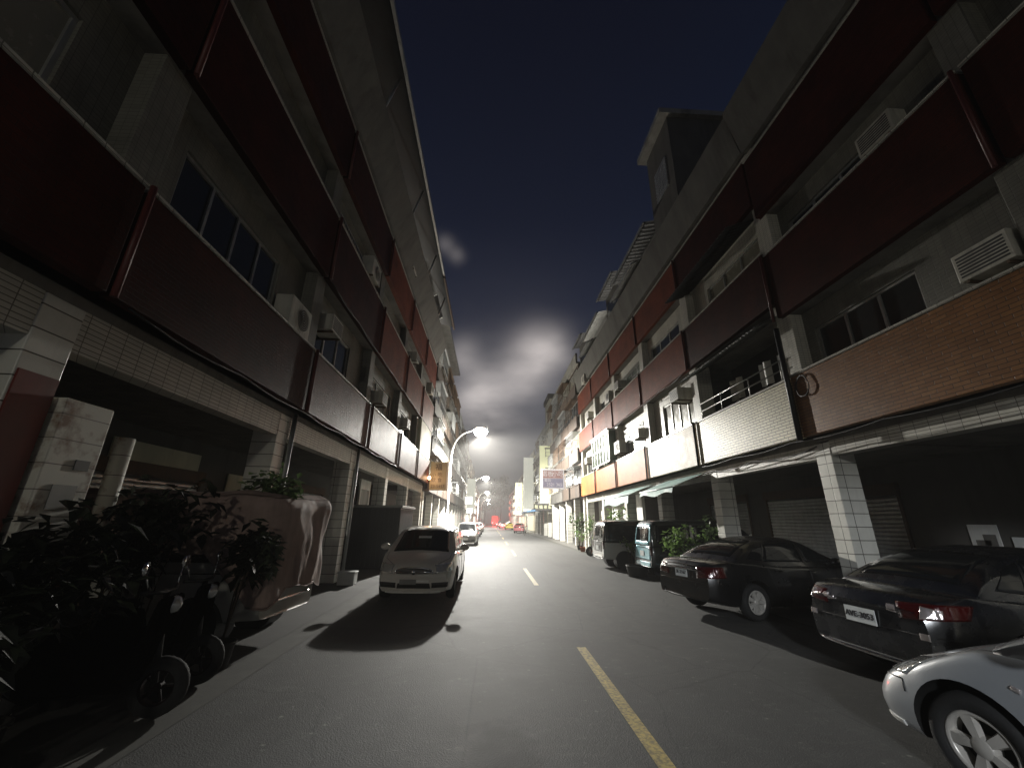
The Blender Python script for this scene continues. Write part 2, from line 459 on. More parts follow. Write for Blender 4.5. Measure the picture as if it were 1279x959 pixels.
def sky_colour(nt, tc):
    nv = nd(nt, 'ShaderNodeVectorMath', operation='NORMALIZE'); nt.links.new(tc, nv.inputs[0])
    d = nv.outputs[0]
    sx = nd(nt, 'ShaderNodeSeparateXYZ'); nt.links.new(d, sx.inputs[0])
    z = sx.outputs[2]
    sky = nd(nt, 'ShaderNodeTexSky', sky_type='NISHITA'); sky.sun_disc = False
    sky.sun_elevation = radians(-4.0); sky.sun_rotation = radians(200)
    sk = mixc(nt, 1.0, sky.outputs[0], (.05, .05, .05), 'MULTIPLY')
    grad = ramp(nt, z, [(0.0, (.030, .028, .030)), (0.13, (.026, .030, .040)), (0.28, (.018, .027, .046)),
                        (0.45, (.0065, .0110, .0260)), (0.65, (.0012, .0036, .0125)), (0.88, (.0002, .0010, .0052))])
    # clouds on a flat layer, lit from below by the town
    den = math_(nt, 'ADD', math_(nt, 'MAXIMUM', z, 0.0), 0.22)
    sc_ = math_(nt, 'DIVIDE', 1.0, den)
    vm = nd(nt, 'ShaderNodeVectorMath', operation='SCALE'); nt.links.new(d, vm.inputs[0]); nt.links.new(sc_, vm.inputs['Scale'])
    n1 = noise_(nt, vm.outputs[0], 2.4, 4, .45)
    n2 = noise_(nt, vm.outputs[0], 6.0, 5, .5)
    nn = math_(nt, 'ADD', math_(nt, 'MULTIPLY', n1, .76), math_(nt, 'MULTIPLY', n2, .24))
    def blob(px, amp, tight):
        v = Vector(px).normalized()
        dp = nd(nt, 'ShaderNodeVectorMath', operation='DOT_PRODUCT'); nt.links.new(d, dp.inputs[0]); dp.inputs[1].default_value = v
        return math_(nt, 'MULTIPLY', math_(nt, 'POWER', math_(nt, 'MAXIMUM', dp.outputs['Value'], 0.0), tight), amp)
    tot = None
    for v, a, t in BLOBS:
        bl = blob(v, a, t)
        tot = bl if tot is None else math_(nt, 'ADD', tot, bl)
    puff = math_(nt, 'MULTIPLY', ramp(nt, nn, [(0.32, 0.15), (0.50, .55), (0.70, 1.0)]), tot)
    fade = ramp(nt, z, [(0.10, .25), (0.22, 1.0), (0.60, .9), (0.8, .2)])
    puff = math_(nt, 'MULTIPLY', puff, fade)
    c = mixc(nt, 1.0, grad, sk, 'ADD')
    cc = nd(nt, 'ShaderNodeVectorMath', operation='SCALE'); cc.inputs[0].default_value = (.86, .77, .71)
    nt.links.new(puff, cc.inputs['Scale'])
    c = mixc(nt, 1.0, c, cc.outputs[0], 'ADD')
    return c
HAZE = .0016
DOME = 260
def vdir(px, py):
    a = (px - 639.5) / 505; b = -(py - 479.5) / 505
    return tuple((r2 * a + u2 * b + fw).normalized())
BLOBS = [(vdir(680, 436), .85, 620), (vdir(650, 470), .40, 420), (vdir(598, 492), .7, 500), (vdir(612, 545), .30, 260),
         (vdir(556, 302), .16, 5200), (vdir(570, 316), .14, 6500), (vdir(578, 440), .34, 1200), (vdir(640, 500), .07, 50)]
world()

def lamp(name, typ, loc, power, col, size=.15):
    l = bpy.data.lights.new(name, typ); o = bpy.data.objects.new(name, l); COL.objects.link(o)
    o.location = loc; l.energy = power; l.color = col
    if typ == 'SUN': l.angle = radians(10)
    else: l.shadow_soft_size = size
    return o
s = lamp('moon_light', 'SUN', (0, 0, 40), .004, (.75, .85, 1.0)); s.rotation_euler = (radians(50), 0, radians(20))

# ------------------------------------------------------------------ setting
MB().box(-600, 600, -60, 1200, -.3, 0).build('ground', M['ground']); tag(bpy.data.objects['ground'], kind='structure')
RL, RR = -2.67, 5.33
def sheet(name, x0, x1, y0, y1, z, m):
    mb = MB(); n = max(1, int((y1 - y0) / 12))
    for i in range(n):
        a = y0 + (y1 - y0) * i / n; b = y0 + (y1 - y0) * (i + 1) / n
        mb.add([(x0, a, z), (x1, a, z), (x1, b, z), (x0, b, z)], [(0, 1, 2, 3)])
    return tag(mb.build(name, m), kind='structure')
sheet('road', RL, RR, -50, 330, .004, M['asphalt'])
sheet('gutter_strip', RL - .4, RL, -50, 330, .008, M['gutter'])
sheet('gutter_strip', RR, RR + .4, -50, 330, .008, M['gutter'])
M['paving_dark'] = plain('shaded_dirty_paving', (.045, .043, .04), .8, var=.5, scale=1.4, bump=.15, dirt=.6)  # arcade paving darkened, the left side's shade put into its colour
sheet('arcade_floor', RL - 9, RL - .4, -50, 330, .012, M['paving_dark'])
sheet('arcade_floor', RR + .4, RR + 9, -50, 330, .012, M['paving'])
# centre line: separate painted dashes on the road
mb = MB()
for k in range(-1, 30):
    y1 = 6.63 + 10.12 * k; y0 = y1 - 4.25
    mb.add([(1.28, y0, .008), (1.41, y0, .008), (1.41, y1, .008), (1.28, y1, .008)], [(0, 1, 2, 3)])
tag(mb.build('centre_line', M['yellow_line']), kind='structure')

# ------------------------------------------------------------------ row houses
def build_window(par, X, s, y0, y1, z0, z1, n=3, pane='glass', bars=False, transom=None):
    """aluminium frame with sashes, the glass its own mesh; X is the frame's street face"""
    f = MB(); t = .05; dx = s * .06
    f.box(X, X + dx, y0, y1, z0, z0 + t); f.box(X, X + dx, y0, y1, z1 - t, z1)
    for i in range(n + 1):
        y = y0 + (y1 - y0) * i / n
        a = min(max(y - t / 2, y0), y1 - t)
        f.box(X + s * .003, X + dx - s * .003, a, a + t, z0 + t, z1 - t)
    if transom:
        f.box(X + s * .006, X + dx - s * .006, y0 + t, y1 - t, transom - .02, transom + .02)
    w = f.build('window', M['alu'], par)
    p = MB(); xx = X + s * .035
    p.add([(xx, y0 + t / 2, z0 + t / 2), (xx, y1 - t / 2, z0 + t / 2), (xx, y1 - t / 2, z1 - t / 2), (xx, y0 + t / 2, z1 - t / 2)], [(0, 1, 2, 3)])
    p.build('pane', M[pane], w)
    if bars:
        b = MB(); xb = X - s * .10
        k = int((y1 - y0) / .13)
        for i in range(k + 1):
            y = y0 + (y1 - y0) * i / k
            b.box(xb, xb - s * .015, y - .008, y + .008, z0, z1)
        for z in (z0, (z0 + z1) / 2, z1):
            b.box(xb - s * .018, xb + s * .005, y0, y1, z - .012, z + .012)
        b.build('window_bars', M['alu'], w)
    return w

def rowhouse(name, label, s, X0, seams, zc, floors, panel_mat, zroof, depth=10, arc=4.4, win=None, beam_h=.3, colmat='col_tile', group=None, skip=(), wallmat='wall_tile'):
    """one continuous arcade building. s=+1: on the right of the street, d grows away from the street"""
    root = empty(name, (0, 0, 0), 0, label, 'building', group)
    B = lambda mb, d0, d1, y0, y1, z0, z1, mi=0: mb.box(X0 + s * d0, X0 + s * d1, y0, y1, z0, z1, mi)
    ya, yb = seams[0], seams[-1]
    # shell
    w = MB()
    B(w, arc, arc + .2, ya, yb, 0, zc)
    B(w, arc + .2, depth, ya + .2, yb - .2, 0, zroof - .25)
    B(w, 1.0, depth - .01, ya, ya + .2, zc + .13, zroof - .25); B(w, 1.0, depth - .01, yb - .2, yb, zc + .13, zroof - .25)
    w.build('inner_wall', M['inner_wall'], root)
    w = MB()
    B(w, .36, arc + .2, ya, yb, zc, zc + .12)
    for (pb, pt, wt) in floors[1:]:
        B(w, .14, arc + .2, ya, yb, pb + .003, pb + .13)
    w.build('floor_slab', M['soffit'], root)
    w = MB(); B(w, .2, depth + .05, ya, yb, zroof - .25, zroof); w.build('roof', M['concrete'], root)
    # arcade: columns, tiled beams
    for y in seams:
        if y < -6 or y in skip: continue
        c = MB(); B(c, .36, .84, y - .2, y + .2, 0, zc)
        c.build('column', M[colmat], root, .012)
    for a, b in zip(seams, seams[1:]):
        m = MB(); B(m, .37, .62, a + .2, b - .2, zc - beam_h, zc + .05); m.build('beam', M['beam_tile'], root, .008)
    # floors
    for fi, (pb, pt, wt) in enumerate(floors):
        for bi, (a, b) in enumerate(zip(seams, seams[1:])):
            m = MB()
            B(m, 0, .14, a + .035, b - .035, pb, pt)
            m.build('parapet_panel', M[panel_mat(fi, bi)], root, .01)
            cap = MB(); B(cap, -.02, .5, a + .03, b - .03, pt, pt + .045); cap.build('sill', M['beam_tile'], root)
            if wt - pt < .3: continue
            spec = win(fi, bi) if win else None
            if spec is None: spec = dict()
            if spec.get('open'):
                continue
            wl = MB(); lh = spec.get('lintel', .45); ja, jb = spec.get('j', (.3, .3))
            B(wl, .42, .60, a + .22, b - .22, wt - lh, wt)
            B(wl, .42, .60, a + .22, a + .22 + ja, pt + .045, wt - lh)
            B(wl, .42, .60, b - .22 - jb, b - .22, pt + .045, wt - lh)
            wl.build('window_wall', M[wallmat], root)
            build_window(root, X0 + s * .46, s, a + .22 + ja, b - .22 - jb, pt + .045, wt - lh, spec.get('n', 4), spec.get('pane', 'glass'), spec.get('bars', False), spec.get('tr'))
        for y in seams:
            if y < -6 or y in skip: continue
            m = MB(); B(m, .15, .62, y - .22, y + .22, pt + .045, wt - .002); m.build('pilaster', M[wallmat], root, .01)
    return root, B

# ---- right hand building
SR = [-9.2, -4.9, -0.6, 3.67, 7.97, 12.27, 16.57, 20.87, 25.17, 29.45]
FR_A = [(3.42, 4.72, 6.15), (6.15, 7.80, 8.92), (8.92, 10.70, 11.0)]
FR_B = [(3.42, 4.69, 6.55), (6.55, 7.93, 9.40), (9.40, 10.78, 11.1)]
XR = 6.4
rnd = random.Random(3)
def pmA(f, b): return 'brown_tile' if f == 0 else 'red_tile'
def winA(f, b):
    return dict(lintel=.46, j=(.75, .45) if b != 3 else (1.45, .25), n=3, pane='glass')
RA, BRA = rowhouse('apartment_building', 'dark tiled building with brown and red parapets nearest on the right', 1, XR, SR[:5], 3.32, FR_A, pmA, 11.2, win=winA, skip=(7.97,), wallmat='dimmed_wall_tile')
def pmB(f, b):
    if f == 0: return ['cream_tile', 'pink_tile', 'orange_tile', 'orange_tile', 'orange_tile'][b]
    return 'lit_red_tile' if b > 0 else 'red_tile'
def winB(f, b):
    if f == 0 and b == 0: return dict(open=True)
    k = (f * 5 + b)
    return dict(lintel=[.42, .5, .4][f], j=[(.5, .3), (.35, .9), (.8, .3), (.4, .4)][k % 4], n=[3, 4, 3][k % 3],
                pane=['glass', 'curtain_glass', 'glass', 'glass_green'][k % 4], tr=[None, 5.9, None][f] if f == 0 and b % 2 else None, bars=(k % 5 == 2))
RB, BRB = rowhouse('apartment_building', 'row building with bright cream, pink and orange parapet tiles on the right', 1, XR, SR[4:], 3.30, FR_B, pmB, 11.3, win=winB)
# grey roof parapets that lean out
def lean_parapet(root, s, X0, y0, y1, zb, zt, dtop, mat='parapet_grey', th=.14):
    m = MB()
    m.prism([(X0 + s * .02, zb), (X0 + s * dtop, zt), (X0 + s * (dtop + th), zt), (X0 + s * (.02 + th), zb)], y0, y1)
    return m.build('roof_parapet', M[mat], root)
lean_parapet(RA, 1, XR, SR[0], SR[4] - .03, 11.05, 12.45, -.30)
lean_parapet(RB, 1, XR, SR[4] + .03, SR[9], 11.15, 12.45, -.22)
# open balcony in the first bay: back wall, rails, glass fold doors
m = MB(); m.box(XR + 1.5, XR + 1.7, 7.99, 12.25, 4.69, 6.55); m.build('balcony_wall', M['inner_dark'], RB)
m = MB()
for z in (5.02, 5.25): m.tube([(XR + .1, 8.2, z), (XR + .1, 12.0, z)], .018, 6)
for y in (8.3, 9.5, 10.8, 11.9): m.tube([(XR + .1, y, 4.73), (XR + .1, y, 5.25)], .014, 6)
m.build('railing', M['alu'], RB)
# glazed balcony box on the fourth bay
m = MB()
g0, g1 = 21.2, 24.9
for y in [g0 + i * (g1 - g0) / 6 for i in range(7)]:
    m.box(XR - .22, XR - .18, y - .025, y + .025, 4.8, 6.45)
for z in (4.8, 5.6, 6.42): m.box(XR - .224, XR - .176, g0, g1, z - .03, z + .03)
m.box(XR - .3, XR + .4, g0 - .1, g1 + .1, 6.45, 6.5)
bb = m.build('balcony_glazing', M['alu'], RB)
m = MB(); m.add([(XR - .2, g0, 4.8), (XR - .2, g1, 4.8), (XR - .2, g1, 6.42), (XR - .2, g0, 6.42)], [(0, 1, 2, 3)])
m.add([(XR - .2, g0, 4.8), (XR + .3, g0, 4.8), (XR + .3, g0, 6.42), (XR - .2, g0, 6.42)], [(0, 1, 2, 3)])
m.build('pane', M['glass_green'], bb)
for y in SR[4:9]:
    m = MB(); m.tube([(XR - .06, y, 3.35), (XR - .06, y, 4.75 if y != SR[4] else 5.9)], .055 if y == SR[4] else .035, 8)
    m.build('drainpipe', M['pipe_black'], RB)
for y in SR[5:9]:
    for z0, z1 in ((6.5, 7.95), (9.35, 10.8)):
        m = MB(); m.tube([(XR - .04, y, z0), (XR - .04, y, z1)], .03, 8); m.build('drainpipe', M['pipe_red'], RB)
for y in SR[3:5]:
    m = MB(); m.tube([(XR - .04, y + .05, 6.1), (XR - .04, y + .05, 7.85)], .03, 8); m.build('drainpipe', M['pipe_red'], RA)

for a, b in ((20.87, 25.17), (25.17, 29.45)):
    m = MB()
    m.box(XR + 1.2, XR + 1.35, a + .01, a + 1.3, 0, 3.3); m.box(XR + 1.2, XR + 1.35, b - 1.5, b - .01, 0, 3.3); m.box(XR + 1.2, XR + 1.35, a + 1.3, b - 1.5, 2.5, 3.3)
    m.build('shop_wall', M['white_paint'], RB)
    m = MB(); m.box(XR + 1.24, XR + 1.28, a + 1.3, b - 1.5, 0, 2.5); m.build('shop_door', M['glass'], RB)
# corrugated awning over the open balcony
def corrugated(y0, y1, p0, p1, n, amp=.02):
    """sheet from line p0=(x,z) to p1=(x,z), ribs running down the slope"""
    vs = []; fs = []
    k = n * 4
    for i in range(k + 1):
        y = y0 + (y1 - y0) * i / k
        dz = amp * sin(i * pi / 2)
        vs += [(p0[0], y, p0[1] + dz), (p1[0], y, p1[1] + dz), (p0[0], y, p0[1] + dz - .012), (p1[0], y, p1[1] + dz - .012)]
    for i in range(k):
        a = 4 * i
        fs += [(a, a + 1, a + 5, a + 4), (a + 2, a + 6, a + 7, a + 3), (a, a + 4, a + 6, a + 2), (a + 1, a + 3, a + 7, a + 5)]
    return MB().add(vs, fs, 0, True)
aw = corrugated(8.15, 12.1, (XR + .35, 6.42), (XR - .42, 6.02), 26).build('balcony_awning', M['sheet'])
tag(aw, 'corrugated sheet awning over the dark open balcony above cream tiles', 'awning')
aw = corrugated(8.3, 12.2, (XR + .3, 9.3), (XR - .55, 8.95), 26).build('balcony_awning', M['sheet_dark'])
tag(aw, 'dark corrugated awning one storey above the open balcony', 'awning')

# ---- left hand building
SL = [-9.9, -5.35, -.78, 3.8, 8.37, 12.8, 17.2, 21.6, 26.0]
XL = -3.93
FL = [(3.83, 5.16, 7.02), (7.02, 8.70, 10.03), (10.03, 11.6, 11.75)]
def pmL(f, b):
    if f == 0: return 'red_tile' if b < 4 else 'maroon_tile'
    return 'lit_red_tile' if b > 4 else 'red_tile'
def winL(f, b):
    k = f * 3 + b
    return dict(lintel=.48, j=[(.3, 1.2), (.9, .4), (.4, .6), (.5, 1.0)][k % 4], n=[3, 4][k % 2], pane=['glass', 'glass', 'curtain_glass'][k % 3], bars=(k % 4 == 3 and b > 3))
LA, BLA = rowhouse('apartment_building', 'long dark red tiled building nearest on the left side', -1, XL, SL, 3.72, FL, pmL, 12.0, win=winL, beam_h=.45, wallmat='dimmed_wall_tile')
lean_parapet(LA, -1, XL, SL[0], SL[-1], 12.0, 13.1, -.55)
for y in SL[3:8]:
    for z0, z1 in ((3.8, 5.2), (7.0, 8.75), (10.0, 11.6)):
        m = MB(); m.tube([(XL + .05, y, z0), (XL + .05, y, z1)], .035, 8); m.build('drainpipe', M['pipe_red'], LA)
m = MB(); m.tube([(XL - .3, 8.65, .0), (XL - .3, 8.65, 3.8)], .05, 8); m.build('drainpipe', M['steel'], LA)
m = MB(); m.tube([(XL - .3, 13.06, .0), (XL - .3, 13.06, 3.8)], .05, 8); m.build('drainpipe', M['steel'], LA)
# recessed top storey and long sheet roof with pale eave
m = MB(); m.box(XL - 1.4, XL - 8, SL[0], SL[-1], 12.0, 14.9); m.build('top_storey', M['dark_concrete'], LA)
m = MB()
for y in [SL[0] + .3 + 2.2 * i for i in range(16)]:
    m.box(XL - 1.36, XL - 1.39, y, y + 1.3, 12.6, 14.0)
m.build('top_window', M['glass'], LA)
rf = corrugated(SL[0], SL[-1], (XL - 5.0, 16.1), (XL + .92, 14.62), 20, .0).build('sheet_roof', M['sheet_dark'], LA)
m = MB(); m.box(XL + .93, XL + 1.02, SL[0], 19.5, 14.5, 14.66); m.build('eave_gutter', M['alu'], LA)
m = MB(); m.box(XL + .93, XL + 1.02, 19.55, SL[-1], 14.42, 14.62); m.build('eave_gutter', M['rusty'], LA)
for y in (4.5, 9.0, 13.5, 17.8, 22.0):
    m = MB(); m.tube([(XL + .35, y, 13.1), (XL + .75, y, 14.6)], .04, 6); m.build('roof_strut', M['alu'], LA)
# pale partition fins between the flats under the roof
for y in (14.2, 19.2, 22.6):
    m = MB(); m.box(XL + .1, XL - 1.4, y, y + .12, 13.0, 14.55); m.build('partition', M['plaster'], LA)

# ------------------------------------------------------------------ far buildings
def plain_block(name, label, s, X0, y0, y1, h, wall, bays, storeys, extra=None, ground=3.4, cages=.5, seed=1, depth=10):
    r = random.Random(seed)
    root = empty(name, (0, 0, 0), 0, label, 'building')
    B = lambda mb, d0, d1, a, b, z0, z1: mb.box(X0 + s * d0, X0 + s * d1, a, b, z0, z1)
    m = MB(); B(m, .3, depth, y0, y1, ground, h); B(m, 3.0, depth - .1, y0 + .05, y1 - .05, 0, ground); m.build('wall', M[wall], root)
    m = MB(); B(m, .1, depth + .1, y0 - .05, y1 + .05, h, h + .15); B(m, .1, .25, y0, y1, h + .15, h + .9); m.build('roof', M['concrete'], root)
    bw = (y1 - y0) / bays; fh = (h - ground) / storeys
    for i in range(bays + 1):
        y = min(max(y0 + i * bw, y0 + .2), y1 - .2)
        m = MB(); B(m, .32, .75, y - .18, y + .18, 0, ground); m.build('column', M['col_tile'], root)
    for fl in range(storeys):
        for i in range(bays):
            a = y0 + i * bw + .35; b = y0 + (i + 1) * bw - .35; z0 = ground + fl * fh + 1.0; z1 = ground + (fl + 1) * fh - .35
            m = MB(); B(m, 0.0, .12, a - .25, b + .25, z0 - 1.0, z0 - .05); B(m, .12, .3, a - .25, b + .25, z0 - .99, z0 - .88)
            m.build('balcony', M[wall if r.random() < .75 else 'dark_concrete'], root)
            build_window(root, X0 + s * .24, s, a, b, z0, z1, r.choice((2, 3, 4)), r.choice(('glass', 'curtain_glass', 'glass')))
            if r.random() < cages:
                c = MB(); x = .02 - .3
                for k in range(int((b - a) / .22) + 1):
                    B(c, x, x + .02, a + k * .22, a + k * .22 + .02, z0, z1)
                for z in (z0, (z0 + z1) / 2, z1): B(c, x - .003, .3, a, a + .02, z - .02, z); B(c, x - .004, x + .024, a, b, z - .02, z + .01)
                B(c, x - .1, .3, a - .1, b + .1, z1 + .03, z1 + .05)
                c.build('window_cage', M['steel'] if r.random() < .4 else M['rusty'], root)
    if extra: extra(root, B)
    return root

plain_block('apartment_building', 'dark brown stained building with caged balconies behind the lit sign', 1, 6.3, 29.6, 44, 13.6, 'brown_wall', 4, 4, seed=4, cages=.9)
def ex1(root, B):
    m = MB(); B(m, .4, 4, 48, 52, 13.6, 16.2); m.build('stair_tower', M['plaster'], root)
    m = MB(); B(m, .2, 4.2, 47.8, 52.2, 16.2, 16.8); m.build('tower_roof', M['dark_concrete'], root)
plain_block('apartment_building', 'pale plaster building with a rooftop tower behind the tall cream signboard', 1, 6.5, 46.5, 62, 12.4, 'plaster', 4, 4, ex1, seed=5)
plain_block('shophouse', 'narrow shophouse beyond the plaster building on the right', 1, 6.4, 63, 78, 11.5, 'cream_wall', 4, 4, seed=6)
plain_block('shophouse', 'grey shophouse far down the right side', 1, 6.6, 79, 104, 10.5, 'plaster', 6, 3, seed=7)
plain_block('shophouse', 'last low shophouses on the right before the trees', 1, 6.4, 105, 150, 9.5, 'cream_wall', 9, 3, seed=8, cages=.2)
def ex2(root, B):
    m = MB(); B(m, -.3, 5, 27, 40, 16.0, 16.2); B(m, .6, 5, 27, 40, 13.6, 16.0); m.build('roof_shed', M['sheet'], root)
plain_block('apartment_building', 'brown caged building behind the cream sign and first lamp post', -1, -3.9, 26.2, 43, 13.6, 'brown_wall', 4, 4, ex2, seed=9, cages=.7)
plain_block('apartment_building', 'mid-height brown building behind the second lamp post on the left', -1, -3.9, 43.2, 66, 13.0, 'brown_wall', 6, 4, seed=10, cages=.7)
plain_block('apartment_building', 'grey plaster building beyond the second lamp post on the left', -1, -4.0, 66.4, 100, 12.0, 'plaster', 8, 4, seed=11, cages=.4)
plain_block('shophouse', 'last shophouses on the left at the far end', -1, -4.1, 100.5, 150, 10, 'plaster', 9, 3, seed=12, cages=.3)

# ------------------------------------------------------------------ roof-top additions on the right
t = empty('rooftop_room', (0, 0, 0), 0, 'tall dark stair room with a louvred vent on the right roof', 'rooftop room')
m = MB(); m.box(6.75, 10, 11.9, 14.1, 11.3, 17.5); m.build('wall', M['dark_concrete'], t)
m = MB(); m.box(6.38, 10.3, 11.7, 14.3, 17.5, 17.75); m.build('roof', M['concrete'], t)
m = MB()
for i in range(9): m.box(6.70, 6.74, 12.4, 13.5, 14.5 + i * .17, 14.6 + i * .17)
m.build('louvre_vent', M['steel'], t)
def roof_shed(y0, y1, x0, zlo, zhi, eave, label, wall='sheet', roof='sheet_dark'):
    t = empty('rooftop_shed', (0, 0, 0), 0, label, 'rooftop shed')
    m = MB(); m.box(x0, x0 + 3.5, y0, y1, 11.3, zlo); m.build('wall', M[wall], t)
    m = corrugated(y0 - .25, y1 + .25, (x0 + 3.8, zhi), (x0 - eave, zlo + .02), int((y1 - y0) * 4), .025); m.build('roof', M[roof], t)
    m = MB(); m.box(x0 - eave - .04, x0 - eave + .02, y0 - .25, y1 + .25, zlo - .06, zlo + .05); m.build('eave_trim', M['alu'], t)
    m = MB()
    n = max(1, int((y1 - y0) / 1.6))
    for i in range(n):
        a = y0 + (i + .15) * (y1 - y0) / n; m.box(x0 - .02, x0 - .003, a, a + .75 * (y1 - y0) / n, zlo - 1.6, zlo - .5)
    m.build('window', M['glass'], t)
    return t
roof_shed(14.5, 19.1, 7.1, 14.2, 15.4, .75, 'dark lean-to shed just past the louvred roof room')
roof_shed(19.4, 22.2, 6.9, 15.0, 15.9, .55, 'taller metal shed second along the right roof', 'dark_concrete')
roof_shed(22.6, 26.6, 7.0, 14.2, 15.3, .7, 'third metal shed along the right roof with wide eave', 'sheet', 'sheet')
roof_shed(26.9, 29.3, 6.7, 14.8, 15.8, .5, 'last metal shed at the far end of the right roof', 'dark_concrete')
def canopy(y0, y1, x0, z, label, mat='sheet'):
    t = empty('window_canopy', (0, 0, 0), 0, label, 'canopy')
    m = corrugated(y0, y1, (x0 + .9, z + .75), (x0 - .35, z), int((y1 - y0) * 5), .02); m.build('canopy_sheet', M[mat], t)
    m = MB(); m.box(x0 - .38, x0 - .33, y0, y1, z - .06, z + .02)
    for y in (y0, y1 - .04): m.prism([(x0 - .35, z - .05), (x0 - .35, z - .01), (x0 + .9, z + .74), (x0 + .9, z + .70)], y, y + .04)
    m.build('canopy_frame', M['alu'], t)
canopy(15.2, 18.6, 6.35, 12.75, 'pale framed canopy sticking out over the right roof parapet')
canopy(24.0, 26.8, 6.35, 12.9, 'smaller framed canopy farther along the right parapet')
canopy(20.6, 23.4, XL - .4, 13.3, 'framed canopy under the eave of the left building', 'sheet_dark')

# ------------------------------------------------------------------ air conditioners and facade clutter
def make_ac(big=True):
    root = empty('air_conditioner', (0, 0, 0), 0)
    w, h, d = (.86, .62, .34) if big else (.66, .42, .6)
    m = MB(); m.box(0, d, -w / 2, w / 2, 0, h); m.build('casing', M['ac_white'], root, .015)
    m = MB(); T = Matrix.Translation((-.002, -.12 * w, h / 2)) @ Matrix.Rotation(-pi / 2, 4, 'Y')
    if big:
        m.lathe([(0, .004), (.21, .004), (.225, .0), (.235, -.004)], 28, T)
        m.build('fan_grille', M['ac_dark'], root)
        g = MB()
        for k in range(5):
            rr = .045 * (k + 1)
            g.tube([T @ Vector((rr * cos(a), rr * sin(a), .012)) for a in [2 * pi * i / 20 for i in range(21)]], .005, 4, cap=False)
        g.build('fan_guard', M['ac_white'], root)
    else:
        for k in range(7): m.box(-.006, 0, -w / 2 + .05, w / 2 - .05, .05 + k * .048, .075 + k * .048)
        m.build('vent_slats', M['ac_dark'], root)
    m = MB()
    for y in (-w / 2 + .1, w / 2 - .1):
        m.box(.0, d + .25, y - .015, y + .015, -.045, -.005); m.box(d + .2, d + .24, y - .012, y + .012, -.32, -.045)
    m.build('bracket', M['rusty'], root)
    return root
ac_big = make_ac(True); ac_small = make_ac(False)
used = {}
def ac(kind, X, y, z, s, label):
    src = ac_big if kind == 'b' else ac_small
    o = src if kind not in used else copy_tree(src)
    used[kind] = 1
    o.location = (X, y, z); o.rotation_euler = (0, 0, 0 if s > 0 else pi)
    tag(o, label, 'air conditioner', 'air conditioners on the facades')
ACS = [  # kind, d from panel plane, side, y, z, label
 ('b', .02, -1, 7.55, 5.22, 'fan unit on the near left balcony beside the second column'),
 ('b', -.12, -1, 11.2, 8.80, 'white fan unit high on the left above the second red band'),
 ('s', .0, -1, 9.3, 6.0, 'box air conditioner in the left window just past the fan unit'),
 ('s', -.1, -1, 13.9, 5.5, 'box air conditioner with rusty bracket over the shiny maroon panel'),
 ('s', -.1, -1, 18.2, 5.6, 'air conditioner box beside the white wall panel on the left'),
 ('s', -.15, -1, 18.6, 9.0, 'small unit in the left third storey window'),
 ('b', -.2, -1, 23.6, 8.9, 'bright white unit hanging off the left building end'),
 ('b', -.2, -1, 16.0, 12.35, 'unit on the left roof parapet below the eave'),
 ('s', .12, 1, 4.3, 4.95, 'white unit on the nearest right wall above the brown parapet'),
 ('s', .12, 1, 5.0, 8.0, 'box unit on the nearest right wall above the second red band'),
 ('s', -.1, 1, 13.3, 5.75, 'large window unit beside the open balcony on the right'),
 ('s', -.1, 1, 17.3, 5.2, 'unit on a tray between pink and orange panels'),
 ('b', -.1, 1, 20.2, 5.0, 'fan unit left of the glazed balcony box'),
 ('s', -.1, 1, 19.6, 8.2, 'pale unit in the right third storey above orange tiles'),
 ('b', -.05, 1, 21.6, 8.05, 'second pale unit along the right third storey'),
 ('s', -.1, 1, 26.2, 8.3, 'unit near the far end of the right third storey'),
 ('b', -.15, 1, 26.8, 10.95, 'white unit under the grey parapet at the far right end'),
 ('s', -.1, 1, 27.2, 5.4, 'unit over the last orange panel by the sign'),
]
for k, d, s, y, z, lb in ACS:
    X = (XR + d) if s > 0 else (XL - d)
    ac(k, X, y, z, s, lb)
# a sagging loop of hose on the brown parapet
m = MB(); m.tube([(XR - .035 - .02 * (i % 28) / 28, 7.62 + (.17 + .012 * sin(i * .9)) * cos(i * pi / 14), 4.42 + (.22 + .012 * cos(i * .7)) * sin(i * pi / 14)) for i in range(80)], .011, 6)
tag(m.build('hose_loop', M['pipe_black']), 'black loop of hose hanging on the brown tiled parapet', 'hose')
rngc = random.Random(12)
for (X, y0, y1, z, sag, lb) in ((XR - .02, 4.0, 12.2, 3.36, .05, 'thin black cable slung under the brown and cream parapets'), (XR + .3, 8.0, 16.4, 3.24, .10, 'slack cable under the right soffit behind the column tops'),
        (XL + .03, 4.0, 17.0, 3.78, .06, 'thin cable slung under the left parapets'), (XR - .03, 12.4, 29.0, 6.50, .05, 'cable along the foot of the upper right red parapets'), (XL + .03, 8.5, 25.8, 6.98, .05, 'cable along the foot of the upper left red parapets')):
    pts = []
    n = int((y1 - y0) / .35)
    for i in range(n + 1):
        u = i / n; pts.append((X + rngc.uniform(-.012, .012), y0 + (y1 - y0) * u, z - sag * abs(sin(u * pi * (y1 - y0) / 2.15))))
    tag(MB().tube(pts, .013, 5).build('cable', M['pipe_black']), lb, 'cable')
